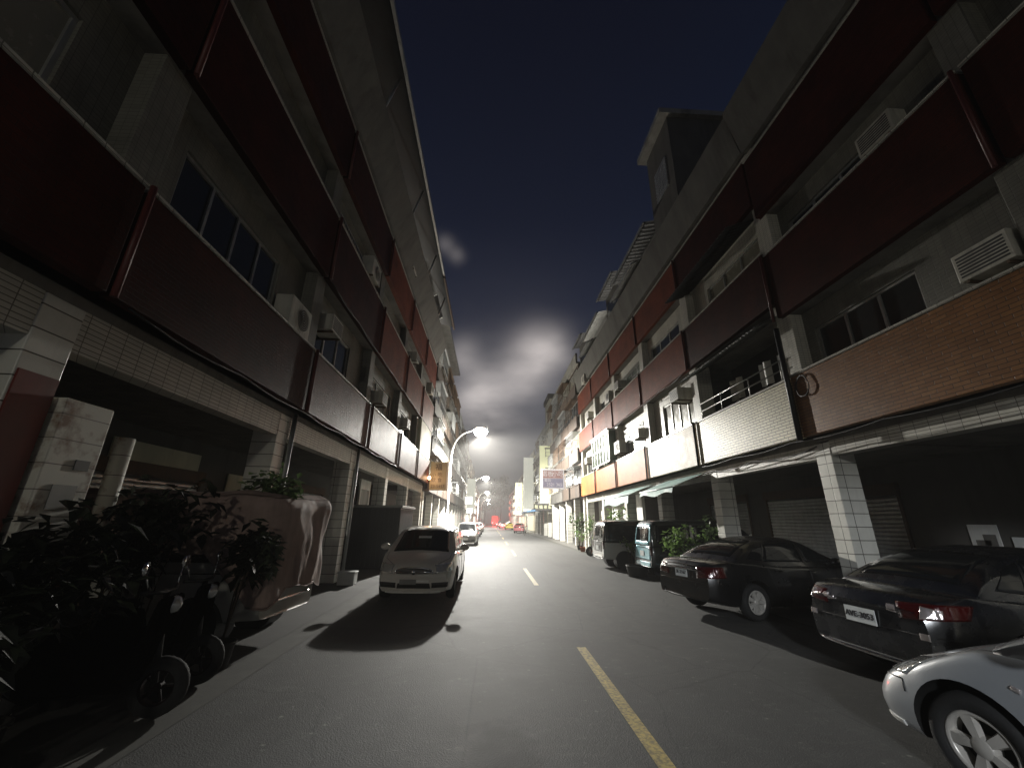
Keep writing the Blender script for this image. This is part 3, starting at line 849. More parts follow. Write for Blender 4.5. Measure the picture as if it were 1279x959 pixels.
# laundry in the open balcony
for i, (y, c, w) in enumerate(((8.9, 'plate', .45), (9.6, 'white_paint', .4), (10.9, 'ac_white', .5))):
    m = MB(); z1 = 5.75
    vs = []; fs = []
    for a in range(7):
        for b_ in range(7):
            u = a / 6; v = b_ / 6
            vs.append((XR + .7 + .05 * sin(u * 9 + i), y + (u - .5) * w, z1 - v * .62))
    for a in range(6):
        for b_ in range(6): fs.append((a * 7 + b_, a * 7 + b_ + 1, a * 7 + b_ + 8, a * 7 + b_ + 7))
    m.add(vs, fs, 0, True)
    tag(m.build('hanging_cloth', M[c]), ['nearest pale cloth hung in the open balcony', 'middle white cloth hung in the open balcony', 'wide cloth at the far end of the open balcony'][i], 'laundry')
# teal awnings under the right hand soffit
def cloth_awning(y0, y1, drop, label, X=XR + .3):
    t = empty('shop_awning', (0, 0, 0), 0, label, 'awning')
    m = MB(); n = 12; vs = []; fs = []
    for i in range(n + 1):
        y = y0 + (y1 - y0) * i / n; sag = .05 * sin(i * pi / n * 3)
        vs += [(X, y, 3.22), (X - 1.05, y, 2.80 + sag * .5), (X - 1.10, y, 2.80 - drop + sag)]
    for i in range(n):
        a = 3 * i
        fs += [(a, a + 1, a + 4, a + 3), (a + 1, a + 2, a + 5, a + 4)]
    m.add(vs, fs, 0, True); m.build('canvas', M['awning'], t)
    m = MB(); m.tube([(X - 1.06, y0 - .05, 2.78), (X - 1.06, y1 + .05, 2.78)], .02, 6)
    for y in (y0, y1): m.tube([(X - .02, y, 2.95), (X - 1.05, y, 2.77)], .016, 6)
    m.build('awning_frame', M['steel'], t)
cloth_awning(17.0, 20.6, .36, 'pale teal cloth awning over the two-tone van')
cloth_awning(12.7, 15.6, .20, 'pale teal awning over the teal and black van')

# arcade back wall: shutters, posters, doors
def shutter(X, s, y0, y1, z1, label, mat='steel'):
    t = empty('roller_shutter', (0, 0, 0), 0, label, 'shutter')
    m = MB(); n = int(z1 / .11)
    for i in range(n):
        z = .02 + i * .11
        m.prism([(X, z), (X - s * .025, z + .03), (X - s * .025, z + .075), (X, z + .105)], y0, y1)
    m.build('slats', M[mat], t)
    m = MB(); m.box(X - s * .12, X + s * .002, y0 - .1, y1 + .1, z1, z1 + .3)
    for y in (y0 - .08, y1): m.box(X - s * .05, X + s * .002, y, y + .08, 0, z1)
    m.build('shutter_frame', M['rusty'], t)
BWR = XR + 4.4 - .004
shutter(BWR, 1, 10.6, 12.0, 2.5, 'steel roller shutter in the arcade behind the black sedan')
shutter(BWR, 1, 4.2, 7.4, 2.4, 'pale roller shutter in the arcade behind the near column')
shutter(BWR, 1, 12.9, 15.9, 2.6, 'roller shutter in the arcade behind the teal van')
shutter(BWR, 1, 17.2, 20.2, 2.6, 'roller shutter in the arcade behind the two-tone van')
BWL = XL - 4.4 + .004
shutter(BWL, -1, 9.0, 12.2, 2.6, 'roller shutter in the left arcade past the covered van')
shutter(BWL, -1, 17.8, 21.0, 2.8, 'roller shutter in the left arcade near the lamp post')
def poster(X, y, z, w, h, mat, label, s=1):
    t = empty('notice_board', (X, y, z), 0, label, 'notice board')
    m = MB(); m.box(-s * .02, 0, -w / 2, w / 2, -h / 2, h / 2); m.build('board', M[mat], t)
    m = MB(); m.box(-s * .03, -s * .021, -w / 2 + .06, -w / 2 + .3, -h / 2 + .1, h / 2 - .2); m.box(-s * .03, -s * .021, -.1, w / 2 - .1, -h / 2 + .12, -h / 2 + .4)
    m.build('print', M['sheet'], t)
poster(10.78, 8.88, 1.40, .56, .72, 'white_paint', 'pale board leaning in the arcade behind the near dark sedan')
poster(10.78, 8.12, 1.22, .55, .60, 'plate', 'second pale board in the arcade at the right edge')

# left arcade: bright back-lit openings seen between the columns
m = MB(); m.box(BWL + .02, BWL + .06, 13.4, 16.6, 2.2, 3.0); tag(m.build('shop_board', M['cream_wall']), 'cream board above the shop window in the left arcade', 'board')
m = MB(); m.box(BWL + .02, BWL + .06, 9.2, 12.0, 2.75, 3.35); tag(m.build('shop_board', M['cream_wall']), 'cream board above the shutter in the left arcade', 'board')
# white door frame opening near the shed
t = empty('shop_door', (0, 0, 0), 0, 'white framed door in the left arcade above the dark shed', 'door')
m = MB()
for y in (17.6, 18.9): m.box(XL - 1.5, XL - 1.58, y, y + .14, 0, 3.3)
m.box(XL - 1.5, XL - 1.58, 17.74, 18.9, 2.9, 3.3); m.build('door_frame', M['white_paint'], t)
m = MB(); m.box(XL - 1.53, XL - 1.56, 17.74, 18.9, 0, 2.9); m.build('door_leaf', M['sheet'], t)

# ------------------------------------------------------------------ signs
def text(s_, size, mat, parent, loc, rot, name='lettering'):
    cu = bpy.data.curves.new(name, 'FONT'); cu.body = s_; cu.size = size; cu.align_x = 'CENTER'; cu.align_y = 'CENTER'; cu.extrude = .004
    o = bpy.data.objects.new(name, cu); COL.objects.link(o)
    dg = bpy.context.evaluated_depsgraph_get()
    me = bpy.data.meshes.new_from_object(o.evaluated_get(dg))
    COL.objects.unlink(o); bpy.data.objects.remove(o)
    q = bpy.data.objects.new(name, me); COL.objects.link(q)
    me.materials.clear(); me.materials.append(mat)
    q.parent = parent; q.location = loc; q.rotation_euler = rot
    return q
FACE = (pi / 2, 0, 0)      # lettering that faces the camera (-y)
M['sign_pink'] = plain('sign_dull_red', (.55, .34, .32), .5, var=.2)
M['sign_blue'] = plain('sign_blue_violet', (.42, .40, .52), .5, var=.2)
M['sign_white'] = plain('sign_white', (.62, .60, .62), .45, var=.12)
for k_, c_, e_ in (('sign_pink', (.5, .25, .24), .22), ('sign_blue', (.34, .34, .55), .22), ('sign_white', (.85, .82, .82), .5)):
    b_ = M[k_].node_tree.nodes['Principled BSDF']; b_.inputs['Emission Color'].default_value = (*c_, 1); b_.inputs['Emission Strength'].default_value = e_
M['sign_cream'] = plain('sign_cream', (.42, .36, .22), .5, var=.15)
M['sign_brown'] = plain('sign_letter_brown', (.07, .04, .015), .5, var=0)
M['blue_sign'] = plain('blue_sign_paint', (.10, .22, .38), .5, var=.15)

t = empty('shop_sign', (5.0, 33.5, 5.0), 0, 'white framed red and blue shop sign sticking out on the right', 'sign')
m = MB(); m.box(-.92, .92, 0, .25, -.78, .78); m.build('sign_box', M['sign_white'], t, .02)
m = MB(); m.box(-.82, .82, -.012, -.002, .06, .66); m.build('upper_panel', M['sign_pink'], t)
m = MB(); m.box(-.82, .82, -.012, -.002, -.68, .03); m.build('lower_panel', M['sign_blue'], t)
text('鐵板', .52, M['sign_white'], t, (-.45, -.02, .36), FACE)
text('小吃', .50, M['sign_white'], t, (.42, -.02, .36), FACE)
text('電話', .28, M['sign_white'], t, (-.45, -.02, -.13), FACE)
text('2521 365', .34, M['sign_white'], t, (.1, -.02, -.46), FACE)
m = MB(); m.tube([(.9, .12, .5), (1.9, .12, .5)], .03, 6); m.tube([(.9, .12, -.5), (1.9, .12, -.5)], .03, 6); m.build('sign_arm', M['steel'], t)

t = empty('shop_sign', (-3.35, 26.3, 4.35), 0, 'cream vertical sign with brown characters beside the lamp post on the left', 'sign')
m = MB(); m.box(-.56, .50, 0, .22, -.88, .88); m.build('sign_box', M['sign_cream'], t, .015)
m = MB(); m.box(.50, .60, -.005, .225, -.9, .9); m.build('sign_edge', M['white_paint'], t)
text('福', .46, M['sign_brown'], t, (-.02, -.012, .52), FACE)
text('小 吃', .30, M['sign_brown'], t, (-.12, -.012, .05), FACE)
text('飲 食', .30, M['sign_brown'], t, (-.12, -.012, -.27), FACE)
text('23-5457', .26, M['sign_brown'], t, (-.03, -.012, -.65), FACE)
m = MB(); m.tube([(-.5, .1, .4), (-1.0, .1, .4)], .025, 6); m.tube([(-.5, .1, -.4), (-1.0, .1, -.4)], .025, 6); m.build('sign_arm', M['steel'], t)
t = empty('wall_lamp', (-3.95, 25.6, 4.15), 0, 'small warm wall lamp glowing beside the cream sign', 'lamp')
m = MB(); m.lathe([(0, -.11), (.07, -.09), (.1, 0), (.07, .09), (0, .11)], 16, Matrix.Translation((.12, 0, 0))); m.build('bulb', M['glow_warm'], t)
m = MB(); m.box(-.1, .03, -.03, .03, -.03, .03); m.build('bracket', M['steel'], t)
lamp('wall_lamp_light', 'POINT', (-3.6, 25.55, 4.15), 22, (1, .6, .35), .1)

# white panel between storeys near the left building's end
m = MB(); m.box(XL + .02, XL - .3, 21.9, 25.6, 5.2, 6.95); tag(m.build('wall_board', M['cream_wall']), 'cream white board covering the window by the left sign', 'board')

def signboard(x, y, z0, z1, w, label, mat='yellow_box', txt=None, d=.3, X1=None):
    t = empty('signboard', (x, y, 0), 0, label, 'sign')
    m = MB(); m.box(-w / 2, w / 2, 0, d, z0, z1); m.build('sign_box', M[mat], t, .02)
    m = MB(); m.box(-w / 2 - .03, w / 2 + .03, -.02, d + .02, z1, z1 + .06); m.box(-w / 2 - .03, w / 2 + .03, -.02, d + .02, z0 - .06, z0)
    m.build('sign_frame', M['steel'], t)
    if txt:
        n = len(txt)
        for i, ch in enumerate(txt):
            text(ch, min(w * .8, (z1 - z0) / n * .8), M['sheet'], t, (0, -.01, z1 - (i + .5) * (z1 - z0) / n), FACE)
    m = MB()
    for z in (z0 + .5, z1 - .5): m.tube([(w / 2, d / 2, z), (w / 2 + .9, d / 2, z)], .04, 6)
    m.build('sign_arm', M['steel'], t)
    return t
signboard(6.2, 47.5, 3.7, 10.2, 1.25, 'tallest cream vertical signboard on the right, above a dark name panel', 'yellow_box', None)
m = MB(); m.box(5.0, 6.75, 47.2, 47.45, 2.85, 3.6); t = m.build('name_panel', M['pot_dark']); tag(t, 'dark horizontal name panel under the tallest cream signboard', 'sign')
text('旺 福 茶 飲', .4, M['yellow_box'], None, (5.87, 47.19, 3.22), FACE).parent = t
signboard(5.6, 62.5, 3.5, 11.0, 1.5, 'white vertical signboard left of the tallest one', 'white_box', None)
signboard(5.2, 78.5, 3.2, 8.6, 1.3, 'cream signboard with dark characters, farthest left of the three', 'yellow_box', '大衛洗衣')
t = signboard(-3.1, 62, 3.0, 7.6, 1.2, 'white lit vertical signboard hanging on the left beyond the second lamp', 'white_box', None)
t.location.x = -3.0
for (x, y, z, w, h, lb) in ((-2.9, 55, 4.2, .9, .9, 'small lit shop sign under the second lamp on the left'), (-2.9, 58, 3.0, .8, .7, 'second small lit sign lower down on the left'),
                           (6.0, 70, 3.6, 1.2, .6, 'lit sign above a far right shop'), (5.8, 88, 3.3, 1.5, .7, 'lit yellow sign above the taxi')):
    t = empty('lit_sign', (x, y, z), 0, lb, 'sign')
    m = MB(); m.box(-w / 2, w / 2, 0, .2, -h / 2, h / 2); m.build('light_box', M['glow_white'], t)
    m = MB(); m.box(-w / 2 - .04, w / 2 + .04, .02, .24, h / 2, h / 2 + .05); m.box(-w / 2 - .04, w / 2 + .04, .02, .24, -h / 2 - .05, -h / 2)
    for q in (-1, 1): m.box(q * (w / 2 + .002), q * (w / 2 + .04), .02, .24, -h / 2 - .02, h / 2 + .02)
    m.build('frame', M['steel'], t)
# lit shop fronts far right, blue canopy
for (y0, y1, lb) in ((66, 76, 'brightly lit shop front on the far right behind the red car'), (82, 100, 'lit shop front far right behind the taxi')):
    t = empty('lit_shop', (6.7, 0, 0), 0, lb, 'shop front')
    m = MB(); m.box(0, .1, y0, y1, .3, 2.6); m.build('lit_window', M['glow_shop'], t)
    m = MB()
    for i in range(6): y = y0 + (y1 - y0) * i / 5; m.box(-.06, -.01, y - .05, y + .05, 0, 2.7)
    m.box(-.08, .1, y0 - .1, y1 + .1, 2.6, 2.9); m.build('frame', M['alu'], t)
t = empty('shop_awning', (0, 0, 0), 0, 'blue grey awning with an oval sign beside the red car', 'awning')
m = MB(); m.prism([(7.0, 3.3), (4.3, 2.9), (4.3, 2.72), (7.0, 3.1)], 50, 60); m.build('canvas', M['blue_sign'], t)
m = MB()
for y in (50.2, 55, 59.8): m.tube([(4.4, y, 0), (4.4, y, 2.85)], .04, 6)
m.build('posts', M['steel'], t)

# ------------------------------------------------------------------ street lamps
def make_lamp():
    root = empty('street_lamp', (0, 0, 0))
    m = MB(); H = 9.0
    pts = [(0, 0, 0), (0, 0, 3), (.02, 0, 6.6)]
    for i in range(1, 13):
        a = i / 12 * radians(82)
        pts.append((.02 + 1.55 * (1 - cos(a)), 0, 6.6 + 2.25 * sin(a)))
    pts.append((2.0, 0, 9.03))
    rs = [.10 - .055 * i / (len(pts) - 1) for i in range(len(pts))]
    m.tube(pts, rs, 12); m.build('pole', M['pole'], root)
    m = MB(); m.box(-.2, .2, -.2, .2, 0, .03); m.box(-.14, .14, -.14, .14, .03, .35); m.build('base', M['steel'], root, .01)
    m = MB(); m.prism([(1.85, 9.0), (1.9, 9.12), (2.2, 9.22), (2.75, 9.18), (2.85, 9.08), (2.85, 9.04)], -.24, .24); m.build('lamp_head', M['ac_white'], root, .02)
    m = MB(); m.lathe([(.36, 0), (.37, -.10), (.32, -.24), (.2, -.36), (0, -.40)], 24, Matrix.Translation((2.40, 0, 9.04)) @ Matrix.Diagonal((1.55, 1.15, 1.5, 1))); m.build('lamp_lens', M['lamp_lens'], root)
    return root
lp = make_lamp()
LY = [34, 73.5, 113, 152, 191]
LL = ['nearest street lamp standing by the cream sign on the left', 'second street lamp along the left', 'third street lamp down the street', 'fourth small street lamp', 'farthest tiny street lamp']
def head_light(loc, power, col, up=.06, aim=None, size=172, blend=.35, soft=.14, batwing=False):
    l = lamp('street_lamp_light', 'SPOT', loc, power, col, soft)
    l.data.spot_size = radians(size); l.data.spot_blend = blend
    if batwing:      # road luminaires throw more light along the street than straight down
        l.data.use_nodes = True; lt = l.data.node_tree; e = lt.nodes['Emission']
        sx = nd(lt, 'ShaderNodeSeparateXYZ'); lt.links.new(nd(lt, 'ShaderNodeTexCoord').outputs['Normal'], sx.inputs[0])
        lt.links.new(ramp(lt, math_(lt, 'ABSOLUTE', sx.outputs[2]), [(0.22, 1.0), (0.6, .72), (1.0, .58)]), e.inputs['Strength'])
    if aim: l.rotation_euler = Vector(aim).to_track_quat('-Z', 'Y').to_euler()
    if up: lamp('street_lamp_stray_light', 'POINT', loc, power * up, col, .14)
for i, y in enumerate(LY):
    o = lp if i == 0 else copy_tree(lp)
    o.location = (-3.45, y, 0)
    tag(o, LL[i], 'street lamp', 'street lamps along the left side')
    head_light((-1.05, y, 8.36), 41000 if i == 0 else 18000, (1, .97, .90), aim=(.26, 0, -.965), batwing=True) if i < 3 else None
# unseen lamp added behind the camera, its narrow beam aimed at the right side
o = copy_tree(lp); o.location = (-3.9, -13, 0); o.scale = (.72, .72, .72); tag(o, 'shorter unseen street lamp added behind the viewpoint on the left', 'street lamp', 'street lamps along the left side')
az, el = radians(31), radians(-43)
head_light((-2.15, -13, 6.0), 6800, (.88, .93, 1.0), 0, (sin(az) * cos(el), cos(az) * cos(el), sin(el)), 73, .16, .7)

# ------------------------------------------------------------------ cars
def pchip(keys, x):
    """smooth monotone interpolation; keys sorted by x"""
    ks = sorted(keys)
    if x <= ks[0][0]: return ks[0][1]
    if x >= ks[-1][0]: return ks[-1][1]
    n = len(ks)
    dl = [(ks[i + 1][1] - ks[i][1]) / (ks[i + 1][0] - ks[i][0]) for i in range(n - 1)]
    def slope(i):
        if i == 0: return dl[0]
        if i == n - 1: return dl[-1]
        a, b = dl[i - 1], dl[i]
        return 0 if a * b <= 0 else 2 * a * b / (a + b)
    for i in range(n - 1):
        if ks[i][0] <= x <= ks[i + 1][0]:
            h = ks[i + 1][0] - ks[i][0]; t = (x - ks[i][0]) / h
            return ((2 * t ** 3 - 3 * t * t + 1) * ks[i][1] + (t ** 3 - 2 * t * t + t) * h * slope(i)
                    + (-2 * t ** 3 + 3 * t * t) * ks[i + 1][1] + (t ** 3 - t * t) * h * slope(i + 1))

def spline(pts, n):
    """resample a polyline (Catmull-Rom, centripetal-ish) to n points per span"""
    out = []
    P = [pts[0]] + list(pts) + [pts[-1]]
    for i in range(1, len(P) - 2):
        for k in range(n):
            t = k / n
            out.append(tuple(.5 * ((2 * P[i][j]) + (-P[i - 1][j] + P[i + 1][j]) * t + (2 * P[i - 1][j] - 5 * P[i][j] + 4 * P[i + 1][j] - P[i + 2][j]) * t * t
                       + (-P[i - 1][j] + 3 * P[i][j] - 3 * P[i + 1][j] + P[i + 2][j]) * t ** 3) for j in range(2)))
    out.append(tuple(pts[-1]))
    return out

def bvh_of(o):
    return BVHTree.FromPolygons([v.co.copy() for v in o.data.vertices], [list(p.vertices) for p in o.data.polygons])

def patch(bv, c, nu=10, nv=6, off=.006, sink=.03, dr=None):
    """a curved plate laid on a surface: 4 corner points (bl, br, tr, tl) near it"""
    c = [Vector(p) for p in c]; vs = []; nr = []
    for j in range(nv + 1):
        for i in range(nu + 1):
            u = i / nu; v = j / nv
            p = (c[0] * (1 - u) + c[1] * u) * (1 - v) + (c[3] * (1 - u) + c[2] * u) * v
            co = None
            if dr:
                co, no, _, _ = bv.ray_cast(p + dr * .8, -dr, 1.8)
            if co is None: co, no, _, _ = bv.find_nearest(p)
            nr.append(no); vs.append(co + no * off)
    fs = []
    for j in range(nv):
        for i in range(nu):
            a = j * (nu + 1) + i; fs.append((a, a + 1, a + nu + 2, a + nu + 1))
    rim = [i for i in range(nu + 1)] + [(j + 1) * (nu + 1) + nu for j in range(nv)] + [nv * (nu + 1) + i for i in range(nu - 1, -1, -1)] + [j * (nu + 1) for j in range(nv - 1, 0, -1)]
    b = len(vs)
    for k in rim: vs.append(vs[k] - nr[k] * (off + sink))
    n = len(rim)
    sk = [(rim[k], b + k, b + (k + 1) % n, rim[(k + 1) % n]) for k in range(n)]
    return vs, fs, sk

def lay(bv, corners, name, mat, parent, nu=10, nv=6, off=.006, sink=.03, mirror=False, dr=None):
    out = []
    for s_ in ((1, -1) if mirror else (1,)):
        cc = [(x, y * s_, z) for x, y, z in corners]
        vs, fs, sk = patch(bv, cc, nu, nv, off, sink, Vector((dr[0], dr[1] * s_, dr[2])).normalized() if dr else None)
        m = MB(); m.add(vs, fs, 0, True); m.add(vs, sk, 0, False)
        o = m.build(name, mat, parent)
        bm = bmesh.new(); bm.from_mesh(o.data); bmesh.ops.remove_doubles(bm, verts=bm.verts, dist=1e-5)
        bmesh.ops.recalc_face_normals(bm, faces=bm.faces); bm.to_mesh(o.data); bm.free()
        out.append(o)
    return out

def line_on(bv, pts, r, name, mat, parent, mirror=False, lift=.0):
    for s_ in ((1, -1) if mirror else (1,)):
        q = []
        P = [Vector((x, y * s_, z)) for x, y, z in pts]
        for a, b in zip(P, P[1:]):
            n = max(2, int((b - a).length / .08))
            for k in range(n):
                co, no, _, _ = bv.find_nearest(a.lerp(b, k / n)); q.append(co + no * lift)
        co, no, _, _ = bv.find_nearest(P[-1]); q.append(co + no * lift)
        MB().tube(q, r, 6).build(name, mat, parent)

def make_wheel(parent, x, y, R, side, rimmat, spokes=7, w=.19):
    """side=+1: outer face towards +y"""
    wh = empty('wheel', (x, y, R)); wh.parent = parent
    wh.rotation_euler = (-pi / 2 * side, 0, 0)          # local z = outward
    Ri = R * .64
    prof = [(Ri, -w / 2), (R * .9, -w / 2), (R * .98, -w / 2 + .03), (R, -.03), (R, .03), (R * .98, w / 2 - .03), (R * .9, w / 2), (R * .8, w / 2 + .006), (Ri + .01, w / 2 - .004), (Ri, w / 2 - .03), (Ri, -w / 2)]
    MB().lathe(prof, 40).build('tyre', M['black_rubber'], wh)
    m = MB()
    m.lathe([(Ri, -.04), (Ri + .004, w / 2 - .02), (Ri - .012, w / 2 - .012), (Ri - .03, w / 2 - .03), (Ri - .04, -.02)], 40)
    m.lathe([(0, w / 2 - .012), (.05, w / 2 - .014), (.065, w / 2 - .03), (.07, 0)], 24)
    for k in range(spokes):
        a = 2 * pi * k / spokes
        T = Matrix.Rotation(a, 4, 'Z')
        z0, z1 = w / 2 - .045, w / 2 - .02
        b0, b1 = .034, .05
        vs = [(.05, -b0 * .8, z0 - .02), (Ri - .02, -b1, z0 - .02), (Ri - .02, b1, z0 - .02), (.05, b0 * .8, z0 - .02),
              (.05, -b0 * .6, z1), (Ri - .02, -b1 * .7, z1 - .006), (Ri - .02, b1 * .7, z1 - .006), (.05, b0 * .6, z1)]
        m.add([T @ Vector(v) for v in vs], [(3, 2, 1, 0), (4, 5, 6, 7), (0, 1, 5, 4), (1, 2, 6, 5), (2, 3, 7, 6), (3, 0, 4, 7)])
    m.build('rim', rimmat, wh)
    MB().lathe([(0, -.03), (Ri - .03, -.03)], 24).build('brake_backing', M['ac_dark'], wh)
    return wh

def car_body(sp, paint, parent):
    L, W = sp['L'], sp['W']; N = sp.get('N', 56)
    half = W / 2
    bow_f, bow_r = sp.get('bow_f', .22), sp.get('bow_r', .14)
    lean_f, lean_r = sp.get('lean_f', .25), sp.get('lean_r', .12)
    def warp(x, y, z):
        t = abs(y) / half
        kf = max(0, (x - (L / 2 - .9)) / .9); kr = max(0, (-x - (L / 2 - .8)) / .8)
        kf = kf * kf * (3 - 2 * kf); kr = kr * kr * (3 - 2 * kr)
        x -= kf * (bow_f * t ** sp.get('bow_p', 2.6) + lean_f * max(0, z - sp.get('lean_z', .52))) - kr * (bow_r * t ** 2.6 + lean_r * max(0, z - .6))
        # tuck under the bumpers
        x -= (kf - kr) * sp.get('tuck', .10) * max(0, .36 - z) / .2
        return (x, y, z)
    xs = []
    for i in range(N + 1):
        t = i / N
        xs.append(L / 2 * cos(pi * t) * .55 + L / 2 * (1 - 2 * t) * .45)
    rings = []
    for x in xs:
        h = pchip(sp['hw'], x) * half; zd = pchip(sp['deck'], x); zb = pchip(sp['bot'], x)
        cr = sp.get('crown', .05); zs = zd - cr; H = zs - zb
        P = [(0, zb), (.55 * h, zb), (.88 * h, zb + .01), (.955 * h, zb + .10 * H), (.985 * h, zb + .28 * H), (h, zb + .5 * H), (.995 * h, zb + .70 * H),
             (.975 * h, zb + .88 * H), (.945 * h, zs + .1 * cr), (.87 * h, zs + .45 * cr), (.5 * h, zs + .9 * cr), (0, zd)]
        P = spline(P, 3)
        ring = [warp(x, y, z) for y, z in P] + [warp(x, -y, z) for y, z in P[-2:0:-1]]
        rings.append(ring)
    nR = len(rings[0])
    m = MB()
    vs = [p for r in rings for p in r]
    fs = []
    for i in range(N):
        for k in range(nR):
            k2 = (k + 1) % nR
            fs.append((i * nR + k, i * nR + k2, (i + 1) * nR + k2, (i + 1) * nR + k))
    m.add(vs, fs, 0, True)
    # end caps as strips
    hn = nR // 2
    for base in (0, N * nR):
        for k in range(0, hn):
            a, b = base + k, base + k + 1
            c, d = base + (nR - k - 1) % nR, base + (nR - k) % nR
            q = []
            for j in (a, b, c, d):
                if j not in q: q.append(j)
            if len(q) >= 3: m.f.append(q); m.m.append(0); m.sm.append(True)
    o = m.build('body', [paint, M['black_plastic']], parent)
    bm = bmesh.new(); bm.from_mesh(o.data); bmesh.ops.remove_doubles(bm, verts=bm.verts, dist=1e-5)
    bmesh.ops.recalc_face_normals(bm, faces=bm.faces); bm.to_mesh(o.data); bm.free()
    return o

def cut_arches(o, sp):
    R = sp['R']; half = sp['W'] / 2
    c = MB()
    for x in sp['axles']:
        for s_ in (1, -1):
            T = Matrix.Translation((x, s_ * (half - .14), R + .01)) @ Matrix.Rotation(pi / 2, 4, 'X')
            n = 40; rr = R + sp.get('gap', .055)
            vs = [T @ Vector((rr * cos(2 * pi * k / n), rr * sin(2 * pi * k / n), z)) for z in (-.2, .2) for k in range(n)]
            fs = [tuple(range(n - 1, -1, -1)), tuple(range(n, 2 * n))] + [(k, (k + 1) % n, (k + 1) % n + n, k + n) for k in range(n)]
            c.add(vs, fs, 1, True)
    co = c.build('arch_cutter', [M['black_plastic'], M['black_plastic']], o.parent)
    bmd = o.modifiers.new('b', 'BOOLEAN'); bmd.object = co; bmd.operation = 'DIFFERENCE'; bmd.solver = 'EXACT'
    bake(o)
    me = co.data; bpy.data.objects.remove(co); bpy.data.meshes.remove(me)
    o.data.set_sharp_from_angle(angle=radians(38))

def greenhouse(sp, paint, parent):
    g = sp['roof']; N = 44
    x1, x0 = max(k[0] for k in g), min(k[0] for k in g)
    half = sp['W'] / 2
    rings = []
    for i in range(N + 1):
        t = i / N; x = x1 + (x0 - x1) * t
        zr = pchip(g, x); zbase = pchip(sp['deck'], x) - .06
        wb = pchip(sp['hw'], x) * half * sp.get('gw', .93)
        hgt = max(.015, zr - zbase)
        tum = sp.get('tumble', .30)
        wt = wb - tum * hgt
        k = min(1, hgt / .45)
        P = [(0, zbase), (wb, zbase), (wb - .30 * tum * hgt, zbase + .35 * hgt), (wb - .66 * tum * hgt, zbase + .68 * hgt),
             (wt + .01, zr - .10 * k), (wt - .06, zr - .045 * k), (wt - .22, zr - .015 * k), (wt * .4, zr - .003), (0, zr)]
        P = [P[0]] + spline(P[1:], 3)
        bw = sp.get('gbow', .16)
        def wp(y, z):
            e = (abs(y) / half) ** 2
            kf = max(0, 1 - t * 2.2); kr = max(0, t * 2.2 - 1.2)
            return (x - kf * bw * e + kr * bw * .6 * e, y, z)
        rings.append([wp(y, z) for y, z in P] + [wp(-y, z) for y, z in P[-2:0:-1]])
    nR = len(rings[0]); m = MB()
    vs = [p for r in rings for p in r]
    fs = [(i * nR + k, i * nR + (k + 1) % nR, (i + 1) * nR + (k + 1) % nR, (i + 1) * nR + k) for i in range(N) for k in range(nR)]
    fs += [tuple(range(nR)), tuple(range(N * nR + nR - 1, N * nR - 1, -1))]
    m.add(vs, fs, 0, True)
    o = m.build('cabin', [paint], parent)
    bm = bmesh.new(); bm.from_mesh(o.data); bmesh.ops.remove_doubles(bm, verts=bm.verts, dist=1e-5)
    bmesh.ops.recalc_face_normals(bm, faces=bm.faces); bm.to_mesh(o.data); bm.free()
    return o

